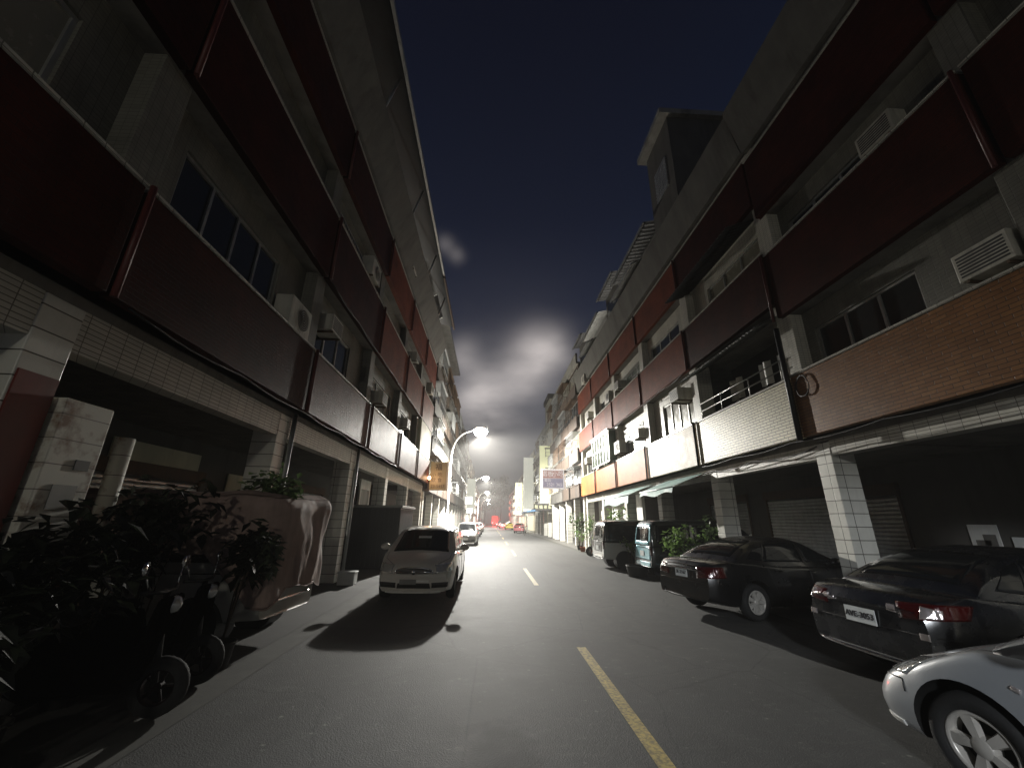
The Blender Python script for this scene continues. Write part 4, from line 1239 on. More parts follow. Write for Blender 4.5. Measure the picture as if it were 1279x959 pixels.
def make_car(name, label, cat, loc, ang, sp, paint, group=None):
    root = empty(name, (*loc, .012), radians(ang), label, cat, group)
    body = car_body(sp, paint, root)
    bv = bvh_of(body)
    cut_arches(body, sp)
    cab = greenhouse(sp, sp.get('cab_paint', paint), root); cv = bvh_of(cab)
    for x in sp['axles']:
        for s_ in (1, -1):
            make_wheel(root, x, s_ * (pchip(sp['hw'], x) * sp['W'] / 2 * .985 - .11), sp['R'], s_, sp.get('rim', M['rim']), sp.get('spokes', 7))
    h = sp['W'] / 2
    for nm, cs in sp.get('glass', []):
        lay(cv, cs, nm, sp.get('glass_mat', M['car_glass']), root, 14, 8, .004, .02, mirror=(nm == 'side_window'))
    for nm, cs, mt in sp.get('plates', []):
        mir = abs(cs[0][1] + cs[1][1]) > .25 and abs(cs[0][1]) > .05
        fx = 1 if cs[0][0] + cs[2][0] > 0 else -1
        lay(bv, cs, nm, mt, root, 14, 8, .015 if ('reflector' in nm or 'reversing' in nm) else .008, .03, mirror=mir, dr=(fx, .75 if mir else 0, .05))
    for pts, r, nm, mt in sp.get('lines', []):
        line_on(bv, pts, r, nm, mt, root, mirror=any(abs(p[1]) > .45 for p in pts) and not nm.endswith('bar'))
    for x, z in sp.get('handles', []):
        for s_ in (1, -1):
            co, no, _, _ = bv.find_nearest(Vector((x, s_ * h, z)))
            MB().tube([co + no * .004 + Vector((-.09, 0, 0)), co + no * .035 + Vector((-.05, 0, .004)), co + no * .035 + Vector((.05, 0, .004)), co + no * .004 + Vector((.09, 0, 0))], .014, 8).build('door_handle', paint, root)
    if 'mirror' in sp:
        x, z = sp['mirror']
        for s_ in (1, -1):
            m = MB(); y = s_ * (h - .02)
            T = Matrix.Translation((x, y + s_ * .12, z)) @ Matrix.Diagonal((.075, .115, .075, 1))
            m.lathe([(0, -1), (.55, -.85), (.9, -.45), (1, 0), (.9, .5), (.6, .85), (0, 1)], 16, T)
            m.tube([(x - .02, y - s_ * .08, z - .06), (x, y + s_ * .08, z - .03)], .025, 8)
            m.build('wing_mirror', paint, root)
    if 'plate_f' in sp or 'plate_r' in sp:
        for key, sgn in (('plate_f', 1), ('plate_r', -1)):
            if key not in sp: continue
            z, txt, w = sp[key]
            co, no, _, _ = bv.find_nearest(Vector((sgn * sp['L'] / 2, 0, z)))
            x = co.x + sgn * .022 + (.006 if sgn > 0 else .006)
            m = MB(); m.box(x - .012, x, -w / 2, w / 2, z - .08, z + .08); pl = m.build('number_plate', M['plate'], root)
            if txt: text(txt, .088, M['ink'], pl, (x + (sgn - 1) * .006 + sgn * .004, 0, z), (pi / 2, 0, pi / 2 * sgn))
    return root, bv, cv

def sedan_spec(L=4.7, W=1.79, H=1.46, R=.315, front=.92, rear=1.02):
    a = L / 2
    sp = dict(L=L, W=W, R=R, axles=(a - front, -a + rear),
      deck=[(-a, .86), (-a + .12, .985), (-a + .45, 1.03), (-a + .95, 1.0), (-.4, .93), (.5, .93), (a - 1.25, .955), (a - .7, .86), (a - .25, .74), (a, .62)],
      bot=[(-a, .34), (-a + .5, .24), (-.5, .2), (.8, .19), (a - .5, .2), (a, .26)],
      hw=[(-a, .80), (-a + .15, .90), (-a + .6, .97), (0, 1), (a - 1.2, .985), (a - .45, .93), (a - .12, .84), (a, .74)],
      roof=[(a - 1.15, .93), (a - 1.6, 1.14), (a - 2.05, 1.36), (.0, H - .015), (-.35, H), (-.75, H - .035), (-1.2, 1.31), (-1.55, 1.14), (-a + .6, .99)],
      gw=.90, tumble=.36)
    sp['glass'] = [('windscreen', [(a - 1.25, -.62, 1.0), (a - 1.25, .62, 1.0), (a - 2.02, .52, 1.36), (a - 2.02, -.52, 1.36)]),
      ('rear_window', [(-a + .78, -.58, 1.08), (-a + .78, .58, 1.08), (-.92, .48, H - .08), (-.92, -.48, H - .08)]),
      ('side_window', [(a - 1.62, .80, .99), (.1, .80, .99), (.07, .62, H - .11), (a - 2.1, .62, H - .12)]),
      ('side_window', [(.02, .80, .99), (-.98, .78, 1.01), (-.78, .62, H - .13), (.0, .62, H - .11)]),
      ('side_window', [(-1.02, .78, 1.02), (-1.38, .74, 1.05), (-1.02, .64, 1.28), (-.83, .63, H - .15)])]
    sp['plates'] = [('grille', [(a, -.32, .50), (a, .32, .50), (a - .08, .36, .64), (a - .08, -.36, .64)], M['black_plastic']),
      ('lower_grille', [(a, -.42, .28), (a, .42, .28), (a, .38, .40), (a, -.38, .40)], M['black_plastic']),
      ('headlight', [(a - .02, .46, .58), (a - .42, .84, .66), (a - .55, .82, .78), (a - .12, .42, .70)], M['head_lens']),
      ('taillight', [(-a, .48, .70), (-a + .38, .86, .74), (-a + .34, .84, .92), (-a, .50, .90)], M['tail_lens']),
      ('rear_bumper_insert', [(-a, -.60, .30), (-a, .60, .30), (-a, .58, .36), (-a, -.58, .36)], M['black_plastic'])]
    sp['lines'] = [([(a - 1.72, h_, .30) for h_ in (W / 2,)] + [(a - 1.62, W / 2, .92)], .006, 'door_seam', M['black_plastic']),
      ([(.05, W / 2, .28), (.05, W / 2, .92)], .006, 'door_seam', M['black_plastic']),
      ([(-1.0, W / 2, .95), (-.92, W / 2, .6), (-.75, W / 2, .28)], .006, 'door_seam', M['black_plastic']),
      ([(a - .1, .2, .72), (a - .45, .72, .80), (a - 1.2, .70, .93)], .005, 'bonnet_seam', M['black_plastic']),
      ([(-a + .05, -.55, .96), (-a + .05, 0, .965), (-a + .05, .55, .96)], .012, 'chrome_bar', M['chrome']),
      ([(-a, -.5, .885), (-a, 0, .89), (-a, .5, .885)], .022, 'chrome_bar', M['chrome']),
      ([(-a + .3, .86, .62), (-a, .6, .64), (-a, 0, .64)], .006, 'bumper_seam', M['black_plastic']),
      ([(a - .45, .84, .55), (a - .2, .7, .5)], .006, 'bumper_seam', M['black_plastic'])]
    sp['handles'] = [(a - 2.65 + .35, .84), (-.75, .85)]
    sp['mirror'] = (a - 1.75, 1.0)
    return sp

P_black = car_paint('black_paint', (.004, .004, .0045), .3, .0, dust=.15)
P_dull = plain('dull_black_paint', (.0015, .0015, .0015), .95, var=.3, spec=.0)
P_navy = car_paint('blue_black_paint', (.0045, .0055, .008), .25, .0, dust=.15)
P_silver = car_paint('silver_paint', (.33, .35, .37), .38, .12)
P_champ = car_paint('champagne_silver_paint', (.60, .58, .53), .36, .05)
P_teal = car_paint('teal_paint', (.22, .52, .60), .35, .2)
P_dkgreen = car_paint('dark_green_paint', (.012, .018, .017), .3, .1)
P_grey = car_paint('grey_paint', (.16, .16, .15), .35, .4)
P_red = car_paint('red_paint', (.45, .02, .03), .3, .1)
P_yellow = car_paint('yellow_paint', (.62, .48, .04), .35, .0)
P_white = car_paint('white_car_paint', (.62, .62, .60), .4, .0)

# black sedan, nose in, on the right
sp = sedan_spec(4.75, 1.80, 1.45)
sp['plate_r'] = (.77, '3E-2167', .34); sp['rim'] = M['rim']; sp['spokes'] = 7
sp['N'] = 64
make_car('sedan', 'black sedan parked nose-in with red tail lamps, silver wheel and a bright chrome bar', 'car', (6.10, 9.30), 14, sp, P_black)

# blue-black sedan nearer
sp = sedan_spec(4.7, 1.80, 1.47)
a = 2.35
sp['plates'] = [p for p in sp['plates'] if p[0] != 'taillight'] + [
   ('taillight', [(-a, .52, .76), (-a + .42, .87, .80), (-a + .52, .85, .93), (-a, .52, .92)], M['tail_lens']),
   ('reversing_lamp', [(-a, .40, .82), (-a, .50, .81), (-a, .50, .88), (-a, .42, .88)], M['tail_clear']),
   ('tail_reflector', [(-a + .08, .68, .79), (-a + .2, .80, .80), (-a + .22, .79, .88), (-a + .08, .70, .90)], M['tail_clear']),
   ('bumper_reflector', [(-a, .70, .60), (-a + .03, .76, .60), (-a + .03, .76, .66), (-a, .70, .66)], M['tail_clear'])]
sp['lines'] = [l for l in sp['lines'] if l[2] != 'chrome_bar'] + [([(-a, -.66, .27), (-a, 0, .265), (-a, .66, .27)], .02, 'chrome_bar', M['chrome'])]
sp['plate_r'] = (.70, 'AVE-3053', .38)
sp['N'] = 64
make_car('sedan', 'blue-black sedan with pale number plate and clear tail lamps behind the silver hatchback', 'car', (6.65, 5.32), 4, sp, P_navy)

# silver hatchback, nose out, cut by the frame
def hatch_spec():
    L, W, H = 4.15, 1.70, 1.50; a = L / 2
    sp = dict(L=L, W=W, R=.305, axles=(a - .78, -a + .70), N=72, gap=.06,
      deck=[(-a, .80), (-a + .15, .98), (-a + .6, 1.02), (-.3, .96), (.5, .95), (a - 1.0, .94), (a - .65, .85), (a - .36, .755), (a - .14, .66), (a - .03, .58), (a, .52)],
      bot=[(-a, .32), (-a + .5, .24), (0, .19), (a - .6, .19), (a, .22)],
      hw=[(-a, .82), (-a + .2, .93), (-.5, .99), (.3, 1), (a - 1.2, 1.0), (a - .75, 1.0), (a - .4, .985), (a - .18, .94), (a - .05, .88), (a, .80)],
      roof=[(a - .85, .93), (a - 1.3, 1.16), (a - 1.75, 1.40), (-.1, H), (-.8, H - .03), (-1.35, H - .12), (-a + .35, 1.2), (-a + .12, .98)],
      gw=.92, tumble=.32, bow_f=.20, bow_p=2.8, lean_f=.30, lean_z=.42, tuck=.05, crown=.07)
    sp['glass'] = [('windscreen', [(a - .95, -.60, 1.0), (a - .95, .60, 1.0), (a - 1.72, .52, 1.40), (a - 1.72, -.52, 1.40)]),
      ('side_window', [(a - 1.25, .79, 1.02), (.0, .79, 1.02), (-.02, .62, H - .12), (a - 1.80, .62, H - .12)]),
      ('side_window', [(-.08, .79, 1.02), (-1.15, .76, 1.06), (-1.0, .64, H - .16), (-.1, .62, H - .12)])]
    sp['plates'] = [('grille', [(a, -.30, .47), (a, .30, .47), (a - .06, .33, .54), (a - .06, -.33, .54)], M['black_plastic']),
      ('lower_grille', [(a, -.36, .28), (a, .36, .28), (a, .32, .38), (a, -.32, .38)], M['black_plastic']),
      ('headlight', [(a - .10, .60, .575), (a - .33, .82, .61), (a - .56, .80, .775), (a - .27, .62, .715)], M['head_lens']),
      ('bumper_lip', [(a - .14, .50, .235), (a - .30, .74, .24), (a - .30, .76, .275), (a - .14, .50, .27)], M['white_paint']),
      ('taillight', [(-a, .56, .72), (-a + .25, .82, .74), (-a + .2, .80, .95), (-a, .56, .93)], M['tail_lens'])]
    sp['lines'] = [([(a - .05, .40, .545), (a - .12, .62, .555), (a - .34, .84, .59)], .006, 'bumper_seam', M['black_plastic']),
      ([(a - .34, .84, .59), (a - .37, .85, .50)], .006, 'bumper_seam', M['black_plastic']),
      ([(a - .24, .44, .80), (a - .66, .70, .885), (a - 1.05, .74, .965)], .005, 'bonnet_seam', M['black_plastic']),
      ([(a - 1.25, W / 2, .25), (a - 1.28, W / 2, .6), (a - 1.2, W / 2, .94)], .006, 'door_seam', M['black_plastic']),
      ([(-.05, W / 2, .25), (-.05, W / 2, .95)], .006, 'door_seam', M['black_plastic']),
      ([(a - 1.10, .83, .72), (a - 1.06, .83, .735)], .016, 'side_repeater', M['tail_clear'])]
    sp['handles'] = [(.2, .84)]; sp['mirror'] = (a - 1.4, 1.02)
    sp['rim'] = M['rim']; sp['spokes'] = 5
    return sp
make_car('hatchback', 'silver hatchback at the lower right corner with its headlamp and front wheel showing', 'car', (4.33, 2.03), 101, hatch_spec(), P_silver)

# minivan facing the camera on the left
def mpv_spec(L=4.55, W=1.78, H=1.62):
    a = L / 2
    sp = dict(L=L, W=W, R=.31, axles=(a - .88, -a + .90), N=60,
      deck=[(-a, .95), (-a + .12, 1.05), (-.8, .98), (.6, .96), (a - 1.05, 1.0), (a - .6, .93), (a - .25, .84), (a - .06, .74), (a, .62)],
      bot=[(-a, .32), (-.5, .2), (a - .6, .2), (a, .22)],
      hw=[(-a, .86), (-a + .2, .95), (-.5, 1), (a - 1.2, .99), (a - .5, .95), (a - .15, .88), (a, .80)],
      roof=[(a - .75, .95), (a - 1.25, 1.22), (a - 1.75, 1.48), (.1, H - .02), (-.5, H), (-1.5, H - .03), (-a + .35, 1.5), (-a + .12, 1.05)],
      gw=.93, tumble=.24, bow_f=.24, lean_f=.2)
    sp['glass'] = [('windscreen', [(a - .86, -.66, 1.01), (a - .86, .66, 1.01), (a - 1.74, .56, 1.475), (a - 1.74, -.56, 1.475)]),
      ('side_window', [(a - 1.35, .82, 1.02), (.2, .82, 1.02), (.18, .68, H - .14), (a - 1.85, .68, H - .14)]),
      ('side_window', [(.12, .82, 1.02), (-.95, .82, 1.03), (-.93, .68, H - .13), (.10, .68, H - .13)]),
      ('side_window', [(-1.02, .82, 1.04), (-1.85, .80, 1.06), (-1.75, .68, H - .18), (-1.0, .68, H - .13)]),
      ('rear_window', [(-a + .05, -.6, 1.08), (-a + .05, .6, 1.08), (-a + .28, .55, 1.46), (-a + .28, -.55, 1.46)])]
    sp['plates'] = [('headlight', [(a - .03, .50, .60), (a - .30, .84, .64), (a - .40, .82, .80), (a - .12, .47, .76)], M['head_lens']),
      ('lower_grille', [(a, -.36, .30), (a, .36, .30), (a, .34, .40), (a, -.34, .40)], M['black_plastic']),
      ('fog_recess', [(a, .50, .31), (a - .15, .76, .33), (a - .15, .76, .43), (a, .48, .41)], M['black_plastic']),
      ('taillight', [(-a, .66, .80), (-a + .2, .86, .82), (-a + .22, .84, 1.0), (-a, .66, 1.0)], M['tail_lens'])]
    sp['lines'] = [([(a - 1.3, W / 2, .26), (a - 1.3, W / 2, .94)], .006, 'door_seam', M['black_plastic']),
      ([(.15, W / 2, .26), (.15, W / 2, .94)], .006, 'door_seam', M['black_plastic']),
      ([(-1.0, W / 2, .95), (-.95, W / 2, .3)], .006, 'door_seam', M['black_plastic']),
      ([(a - .12, .46, .80), (a - .5, .72, .90), (a - 1.0, .74, .98)], .005, 'bonnet_seam', M['black_plastic']),
      ([(a - .04, -.62, .245), (a, -.3, .235), (a, .3, .235), (a - .04, .62, .245)], .018, 'lip_bar', M['white_paint'])]
    sp['handles'] = [(.35, .85), (-.8, .86)]; sp['mirror'] = (a - 1.45, 1.05)
    return sp
sp = mpv_spec(4.6, 1.78, 1.55)
root, bv, cv = make_car('minivan', 'champagne silver minivan facing the camera with an oval dark grille on the left', 'car', (-1.62, 11.9), -90, sp, P_champ)
def oval_grille(root, bv, L, zc, w, h, badge=True):
    # dark oval, chrome rim, bars, small round badge
    n = 36; pts = []; rim = []
    for k in range(n):
        t = 2 * pi * k / n
        y = w / 2 * math.copysign(abs(cos(t)) ** .7, cos(t)); z = zc + h / 2 * math.copysign(abs(sin(t)) ** .8, sin(t)) + (.05 if sin(t) > 0 else 0) * 0
        co, no, _, _ = bv.find_nearest(Vector((L / 2, y, z)))
        pts.append(co + no * .012); rim.append(co + no * .012)
    co, no, _, _ = bv.find_nearest(Vector((L / 2, 0, zc)))
    m = MB(); m.add([co + no * .014] + pts, [(0, i + 1, (i + 1) % n + 1) for i in range(n)], 0, True); g = m.build('grille', M['black_plastic'], root)
    MB().tube(rim + [rim[0]], .016, 8, cap=False).build('grille_rim', M['chrome'], g)
    m = MB()
    for dz in (-.07, 0, .07):
        q = []
        ww = w / 2 * (1 - (abs(dz) / (h / 2)) ** 2) ** .5 * .94
        for i in range(9):
            c2, n2, _, _ = bv.find_nearest(Vector((L / 2, -ww + 2 * ww * i / 8, zc + dz))); q.append(c2 + n2 * .018)
        m.tube(q, .007, 6)
    m.build('grille_bars', M['sheet'], g)
    if badge:
        T = Matrix.Translation(co + Vector((.02, 0, 0))) @ Matrix.Rotation(pi / 2, 4, 'Y')
        MB().lathe([(0, .02), (.04, .016), (.05, .0)], 20, T).build('badge', M['chrome'], g)
oval_grille(root, bv, sp['L'], .62, .86, .24)
co, no, _, _ = bv.find_nearest(Vector((sp['L'] / 2, 0, .45)))
m = MB(); m.box(co.x + .01, co.x + .022, -.30, .05, .37, .47); m.build('plate_holder', M['sheet'], root)
m = MB(); m.box(co.x + .01, co.x + .024, .06, .32, .415, .455); m.build('bumper_plate', M['plate'], root)
# windscreen stickers and dash reflections
MBm = MB(); 
lay(cv, [(1.05, -.16, 1.38), (1.05, .16, 1.38), (.98, .16, 1.43), (.98, -.16, 1.43)], 'windscreen_sticker', M['plate'], root, 4, 2, .007, .002)

# compact SUV farther on, facing us
sp = mpv_spec(4.0, 1.70, 1.58)
sp['plate_f'] = (.46, '', .36)
root, bv, cv = make_car('compact_car', 'grey compact car parked behind the minivan facing the camera', 'car', (-1.72, 32.4), -90, sp, P_grey)
oval_grille(root, bv, sp['L'], .66, .7, .16)
lay(bv, [(1.7, -.4, .93), (1.7, .4, .93), (1.2, .45, 1.0), (1.2, -.45, 1.0)], 'bonnet_reflection', M['plate'], root, 8, 4, .01, .01)  # white patch stands in for a bright reflection on the bonnet
for i, (y, p, lb) in enumerate(((41, P_black, 'dark car third along the left kerb'), (50, P_white, 'pale car fourth along the left kerb'), (58, P_grey, 'grey car fifth along the left kerb'), (70, P_silver, 'silver car farthest along the left kerb'))):
    sp = sedan_spec(4.5, 1.72, 1.45); sp['N'] = 36
    make_car('parked_car', lb, 'car', (-1.9, y), -90, sp, p, 'small cars parked far along the left kerb')
# red car and taxi far right
sp = sedan_spec(4.4, 1.72, 1.46); sp['N'] = 36
make_car('parked_car', 'red car parked before the blue grey awning on the right', 'car', (4.6, 66), 80, sp, P_red)
sp = sedan_spec(4.5, 1.75, 1.48); sp['N'] = 36
t, _, _ = make_car('taxi', 'yellow taxi far down the right side', 'taxi', (3.9, 90), 90, sp, P_yellow)
m = MB(); m.box(-.3, -.15, -.2, .2, 1.48, 1.62); m.build('roof_light', M['glow_white'], t)
def far_tail(root, sp, on=True):
    a = sp['L'] / 2
    for s_ in (1, -1):
        m = MB(); m.box(-a - .02, -a + .02, s_ * .82, s_ * .5, .74, .92); m.build('lit_taillight', M['glow_red'], root)
sp = sedan_spec(4.5, 1.75, 1.48); sp['N'] = 36
t, _, _ = make_car('moving_car', 'car driving away with bright red tail lamps in the distance', 'car', (2.9, 104), 90, sp, P_grey); far_tail(t, sp)
sp = sedan_spec(4.5, 1.75, 1.48); sp['N'] = 36
t, _, _ = make_car('moving_car', 'second car driving away with red tail lamps, farther off', 'car', (2.6, 124), 90, sp, P_black); far_tail(t, sp)
for i, (x, y) in enumerate(((1.6, 128), (2.9, 104))):
    lamp('tail_light_glow', 'POINT', (x, y - 2.8, .85), 260, (1, .05, .05), .2).data.energy *= 3
# red lorry at the end of the street
t = empty('lorry', (1.6, 150, 0), 0, 'red box lorry at the far end of the street', 'lorry')
m = MB(); m.box(-1.2, 1.2, 0, 5.5, .9, 3.4); m.build('cargo_box', M['red_paint'], t, .05)
m = MB(); m.box(-1.1, 1.1, 5.6, 7.3, .6, 2.5); m.build('cab', M['red_paint'], t, .1)
m = MB(); m.box(-1.1, 1.1, .1, 7, .5, .88); m.build('chassis', M['black_plastic'], t)
for y in (1.2, 6.2):
    for s_ in (1, -1):
        w = MB().lathe([(.0, -.12), (.42, -.12), (.45, 0), (.42, .12), (0, .12)], 20, Matrix.Translation((s_ * .95, y, .45)) @ Matrix.Rotation(pi / 2, 4, 'Y')).build('wheel', M['black_rubber'], t)
for s_ in (1, -1):
    m = MB(); m.box(s_ * .7, s_ * 1.1, -.04, -.004, .95, 1.2); m.build('lit_taillight', M['glow_red'], t)
lamp('tail_light_glow', 'POINT', (1.2, 147, 1.4), 3500, (1, .06, .05), .3)

# vans
def van_spec(L=4.2, W=1.66, H=1.82, R=.30):
    a = L / 2
    sp = dict(L=L, W=W, R=R, axles=(a - .75, -a + .85), N=60,
      deck=[(-a, .98), (-a + .08, 1.02), (-.8, 1.0), (.8, 1.0), (a - .45, .98), (a - .15, .86), (a, .70)],
      bot=[(-a, .36), (-.5, .24), (a - .6, .24), (a, .28)],
      hw=[(-a, .92), (-a + .1, .97), (-.5, 1), (a - .8, 1), (a - .3, .95), (a, .86)],
      roof=[(a - .25, .98), (a - .55, 1.28), (a - .9, 1.6), (a - 1.3, H - .03), (0, H), (-1.2, H - .01), (-a + .25, H - .05), (-a + .08, 1.5), (-a + .02, 1.0)],
      gw=.965, tumble=.13, bow_f=.16, bow_r=.06, lean_r=.04, gbow=.08)
    sp['glass'] = [('windscreen', [(a - .36, -.66, 1.05), (a - .36, .66, 1.05), (a - .95, .6, 1.62), (a - .95, -.6, 1.62)]),
      ('rear_window', [(-a + .02, -.60, 1.12), (-a + .02, .60, 1.12), (-a + .1, .56, 1.58), (-a + .1, -.56, 1.58)]),
      ('side_window', [(a - .6, .79, 1.08), (a - 1.4, .79, 1.08), (a - 1.42, .72, 1.62), (a - 1.0, .72, 1.62)]),
      ('side_window', [(a - 1.5, .79, 1.08), (-.55, .79, 1.08), (-.55, .72, 1.64), (a - 1.52, .72, 1.64)]),
      ('side_window', [(-.65, .79, 1.08), (-a + .25, .78, 1.08), (-a + .3, .72, 1.62), (-.65, .72, 1.64)])]
    sp['plates'] = [('headlight', [(a - .02, .48, .66), (a - .18, .78, .68), (a - .2, .78, .82), (a - .06, .46, .80)], M['head_lens']),
      ('grille', [(a, -.4, .66), (a, .4, .66), (a - .05, .4, .78), (a - .05, -.4, .78)], M['black_plastic']),
      ('taillight', [(-a, .66, .72), (-a + .06, .80, .72), (-a + .06, .79, 1.0), (-a, .66, 1.0)], M['tail_lens'])]
    sp['lines'] = [([(a - 1.45, W / 2, .3), (a - 1.45, W / 2, 1.0)], .006, 'door_seam', M['black_plastic']),
      ([(-.6, W / 2, .3), (-.6, W / 2, 1.0)], .006, 'door_seam', M['black_plastic']),
      ([(-.6, W / 2, .96), (-a + .2, W / 2, .96)], .008, 'door_rail', M['black_plastic'])]
    sp['handles'] = [(a - 1.3, .9), (-.45, .9)]; sp['mirror'] = (a - .75, 1.1)
    return sp
P_two = car_paint('two_tone_black', (.012, .012, .012), .22, .1)
sp = van_spec(4.3, 1.68, 1.80); a = 2.15
sp['cab_paint'] = P_two
sp['plates'] += [('rear_bumper', [(-a, -.78, .36), (-a, .78, .36), (-a, .78, .50), (-a, -.78, .50)], M['chrome']),
                 ('tailgate_panel', [(-a, -.5, .62), (-a, .5, .62), (-a, .5, .98), (-a, -.5, .98)], P_grey)]
sp['plate_r'] = (.74, '', .34)
P_vansilver = car_paint('van_silver_paint', (.62, .62, .58), .4, .0)
make_car('van', 'two-tone van with black glass, silver lower side and an alloy wheel, parked nose-in', 'van', (6.45, 17.42), 2, sp, P_vansilver)
sp = van_spec(4.1, 1.64, 1.82); a = 2.05
sp['cab_paint'] = P_dkgreen
sp['plates'] += [('tailgate_panel', [(-a, -.70, .56), (-a, .70, .56), (-a, .70, .97), (-a, -.70, .97)], P_teal),
                 ('rear_bumper', [(-a, -.78, .37), (-a, .78, .37), (-a, .78, .50), (-a, -.78, .50)], P_teal)]
sp['plate_r'] = (.74, '', .34)
root, bv, cv = make_car('van', 'van with a teal tailgate and dark body behind the black sedan', 'van', (7.1, 14.35), 0, sp, P_dkgreen)
for (z0, z1) in ((1.0, 1.12), (1.585, 1.72)):
    lay(cv, [(-a, -.68, z0), (-a, .68, z0), (-a + .06, .64, z1), (-a + .06, -.64, z1)], 'tailgate_frame', P_teal, root, 10, 3, .006, .02)
for s_ in (1, -1):
    lay(cv, [(-a, s_ * .62, 1.12), (-a, s_ * .73, 1.12), (-a + .08, s_ * .68, 1.6), (-a + .08, s_ * .58, 1.6)], 'tailgate_frame', P_teal, root, 3, 8, .006, .02)

# covered van on the left, nose in, tail end towards the street
sp = van_spec(4.4, 1.66, 1.92); sp['rim'] = M['rim_dark']; a = 2.2
sp['lines'].append(([(-a, -.62, .55), (-a, 0, .55), (-a, .62, .55)], .022, 'chrome_bar', M['chrome']))
CV = (-5.22, 7.22)
make_car('covered_van', 'pale van on the left hidden under a draped brown cover, chrome bumper showing', 'van', CV, 177, sp, P_champ)
def car_cover():
    Lh, Wh, Hh = 2.26, .90, 2.06; r = .24
    fr = lambda v, a, b: max(a, min(b, v))
    vs = []; idx = {}; fs = []
    n1, n2, n3 = 90, 44, 44
    def put(p):
        k = (round(p[0], 4), round(p[1], 4), round(p[2], 4))
        if k not in idx: idx[k] = len(vs); vs.append(p)
        return idx[k]
    def grid(f, nu, nv):
        for i in range(nu):
            for j in range(nv):
                q = [put(f(i / nu, j / nv)), put(f((i + 1) / nu, j / nv)), put(f((i + 1) / nu, (j + 1) / nv)), put(f(i / nu, (j + 1) / nv))]
                fs.append(tuple(q))
    zb = .0
    grid(lambda u, v: (-Lh + 2 * Lh * u, -Wh + 2 * Wh * v, Hh), n1, n2)
    for s_ in (1, -1):
        grid(lambda u, v: (-Lh + 2 * Lh * u, s_ * Wh, zb + (Hh - zb) * v), n1, n3)
        grid(lambda u, v: (s_ * Lh, -Wh + 2 * Wh * u, zb + (Hh - zb) * v), n2, n3)
    out = []
    for p in vs:
        x, y, z = p
        q = Vector((fr(x, -Lh + r, Lh - r), fr(y, -Wh + r, Wh - r), min(z, Hh - r)))
        d = Vector(p) - q
        n = d.normalized() if d.length > 1e-6 else Vector((0, 0, 1))
        P = q + n * r
        # hem: high along the side, low at the tail corners
        down = max(0, 1 - P.z / Hh)
        tail = max(0, min(1, (-P.x - Lh + .9) / .7))
        hem = .72 + .50 * (1 - tail) + .12 * noise.noise((P.x * 1.7, P.y * 2.3, 4)) - .16 * tail * max(0, 1 - abs(abs(P.y) - .8) * 3)
        if P.z < hem: P.z = hem + (P.z - hem) * .02
        # drapery
        ang = P.y * 1.25 + P.x * .9 + .25 * noise.noise((P.x, P.y, P.z * 2))
        f1 = 1 - abs(noise.noise((ang * 1.7, P.z * .45, 1.3))) * 2
        f2 = 1 - abs(noise.noise((ang * 3.6 + P.z * .8, P.z * .7, 7.7))) * 2
        f3 = noise.noise((P.x * 1.6, P.y * 1.8, P.z * 1.5 + 3))
        side = 1 - abs(n.z)
        f4 = 1 - abs(noise.noise((P.y * 2.6 + P.z * 1.9, P.z * 2.2 - P.y * 1.3 + P.x, 11))) * 2
        P += n * (side * (.02 + .085 * down) * (f1 * .8 + f2 * .3) + .05 * f3 + .007 * f4 * (.4 + side))
        P.z += -.05 * max(0, noise.noise((P.x * 1.3, P.y * 1.1, 9))) * (1 - side)
        out.append(P)
    m = MB(); m.add(out, fs, 0, True)
    o = m.build('car_cover', M['tarp'])
    so = o.modifiers.new('t', 'SOLIDIFY'); so.thickness = .008
    o.location = (*CV, .012); o.rotation_euler = (0, 0, radians(177))
    tag(o, 'pinkish brown tarpaulin draped in folds over the van on the left', 'cover')
car_cover()

# ------------------------------------------------------------------ plants
def leaves(mb, c, rad, n, size, rng, flat=1.0, droop=.3):
    for _ in range(n):
        while True:
            p = Vector((rng.uniform(-1, 1), rng.uniform(-1, 1), rng.uniform(-1, 1)))
            if .15 < p.length < 1: break
        p = Vector((p.x * rad[0], p.y * rad[1], p.z * rad[2])) + Vector(c)
        d = Vector((rng.uniform(-1, 1), rng.uniform(-1, 1), rng.uniform(-.7, .6))).normalized()
        s_ = d.cross(Vector((0, 0, 1)))
        if s_.length < .1: s_ = Vector((1, 0, 0))
        s_.normalize(); l = size * rng.uniform(.6, 1.3); w = l * .32
        tip = p + d * l + Vector((0, 0, -droop * l)); mid = p + d * l * .5
        mb.add([p, mid + s_ * w, tip, mid - s_ * w], [(0, 1, 2), (0, 2, 3)])

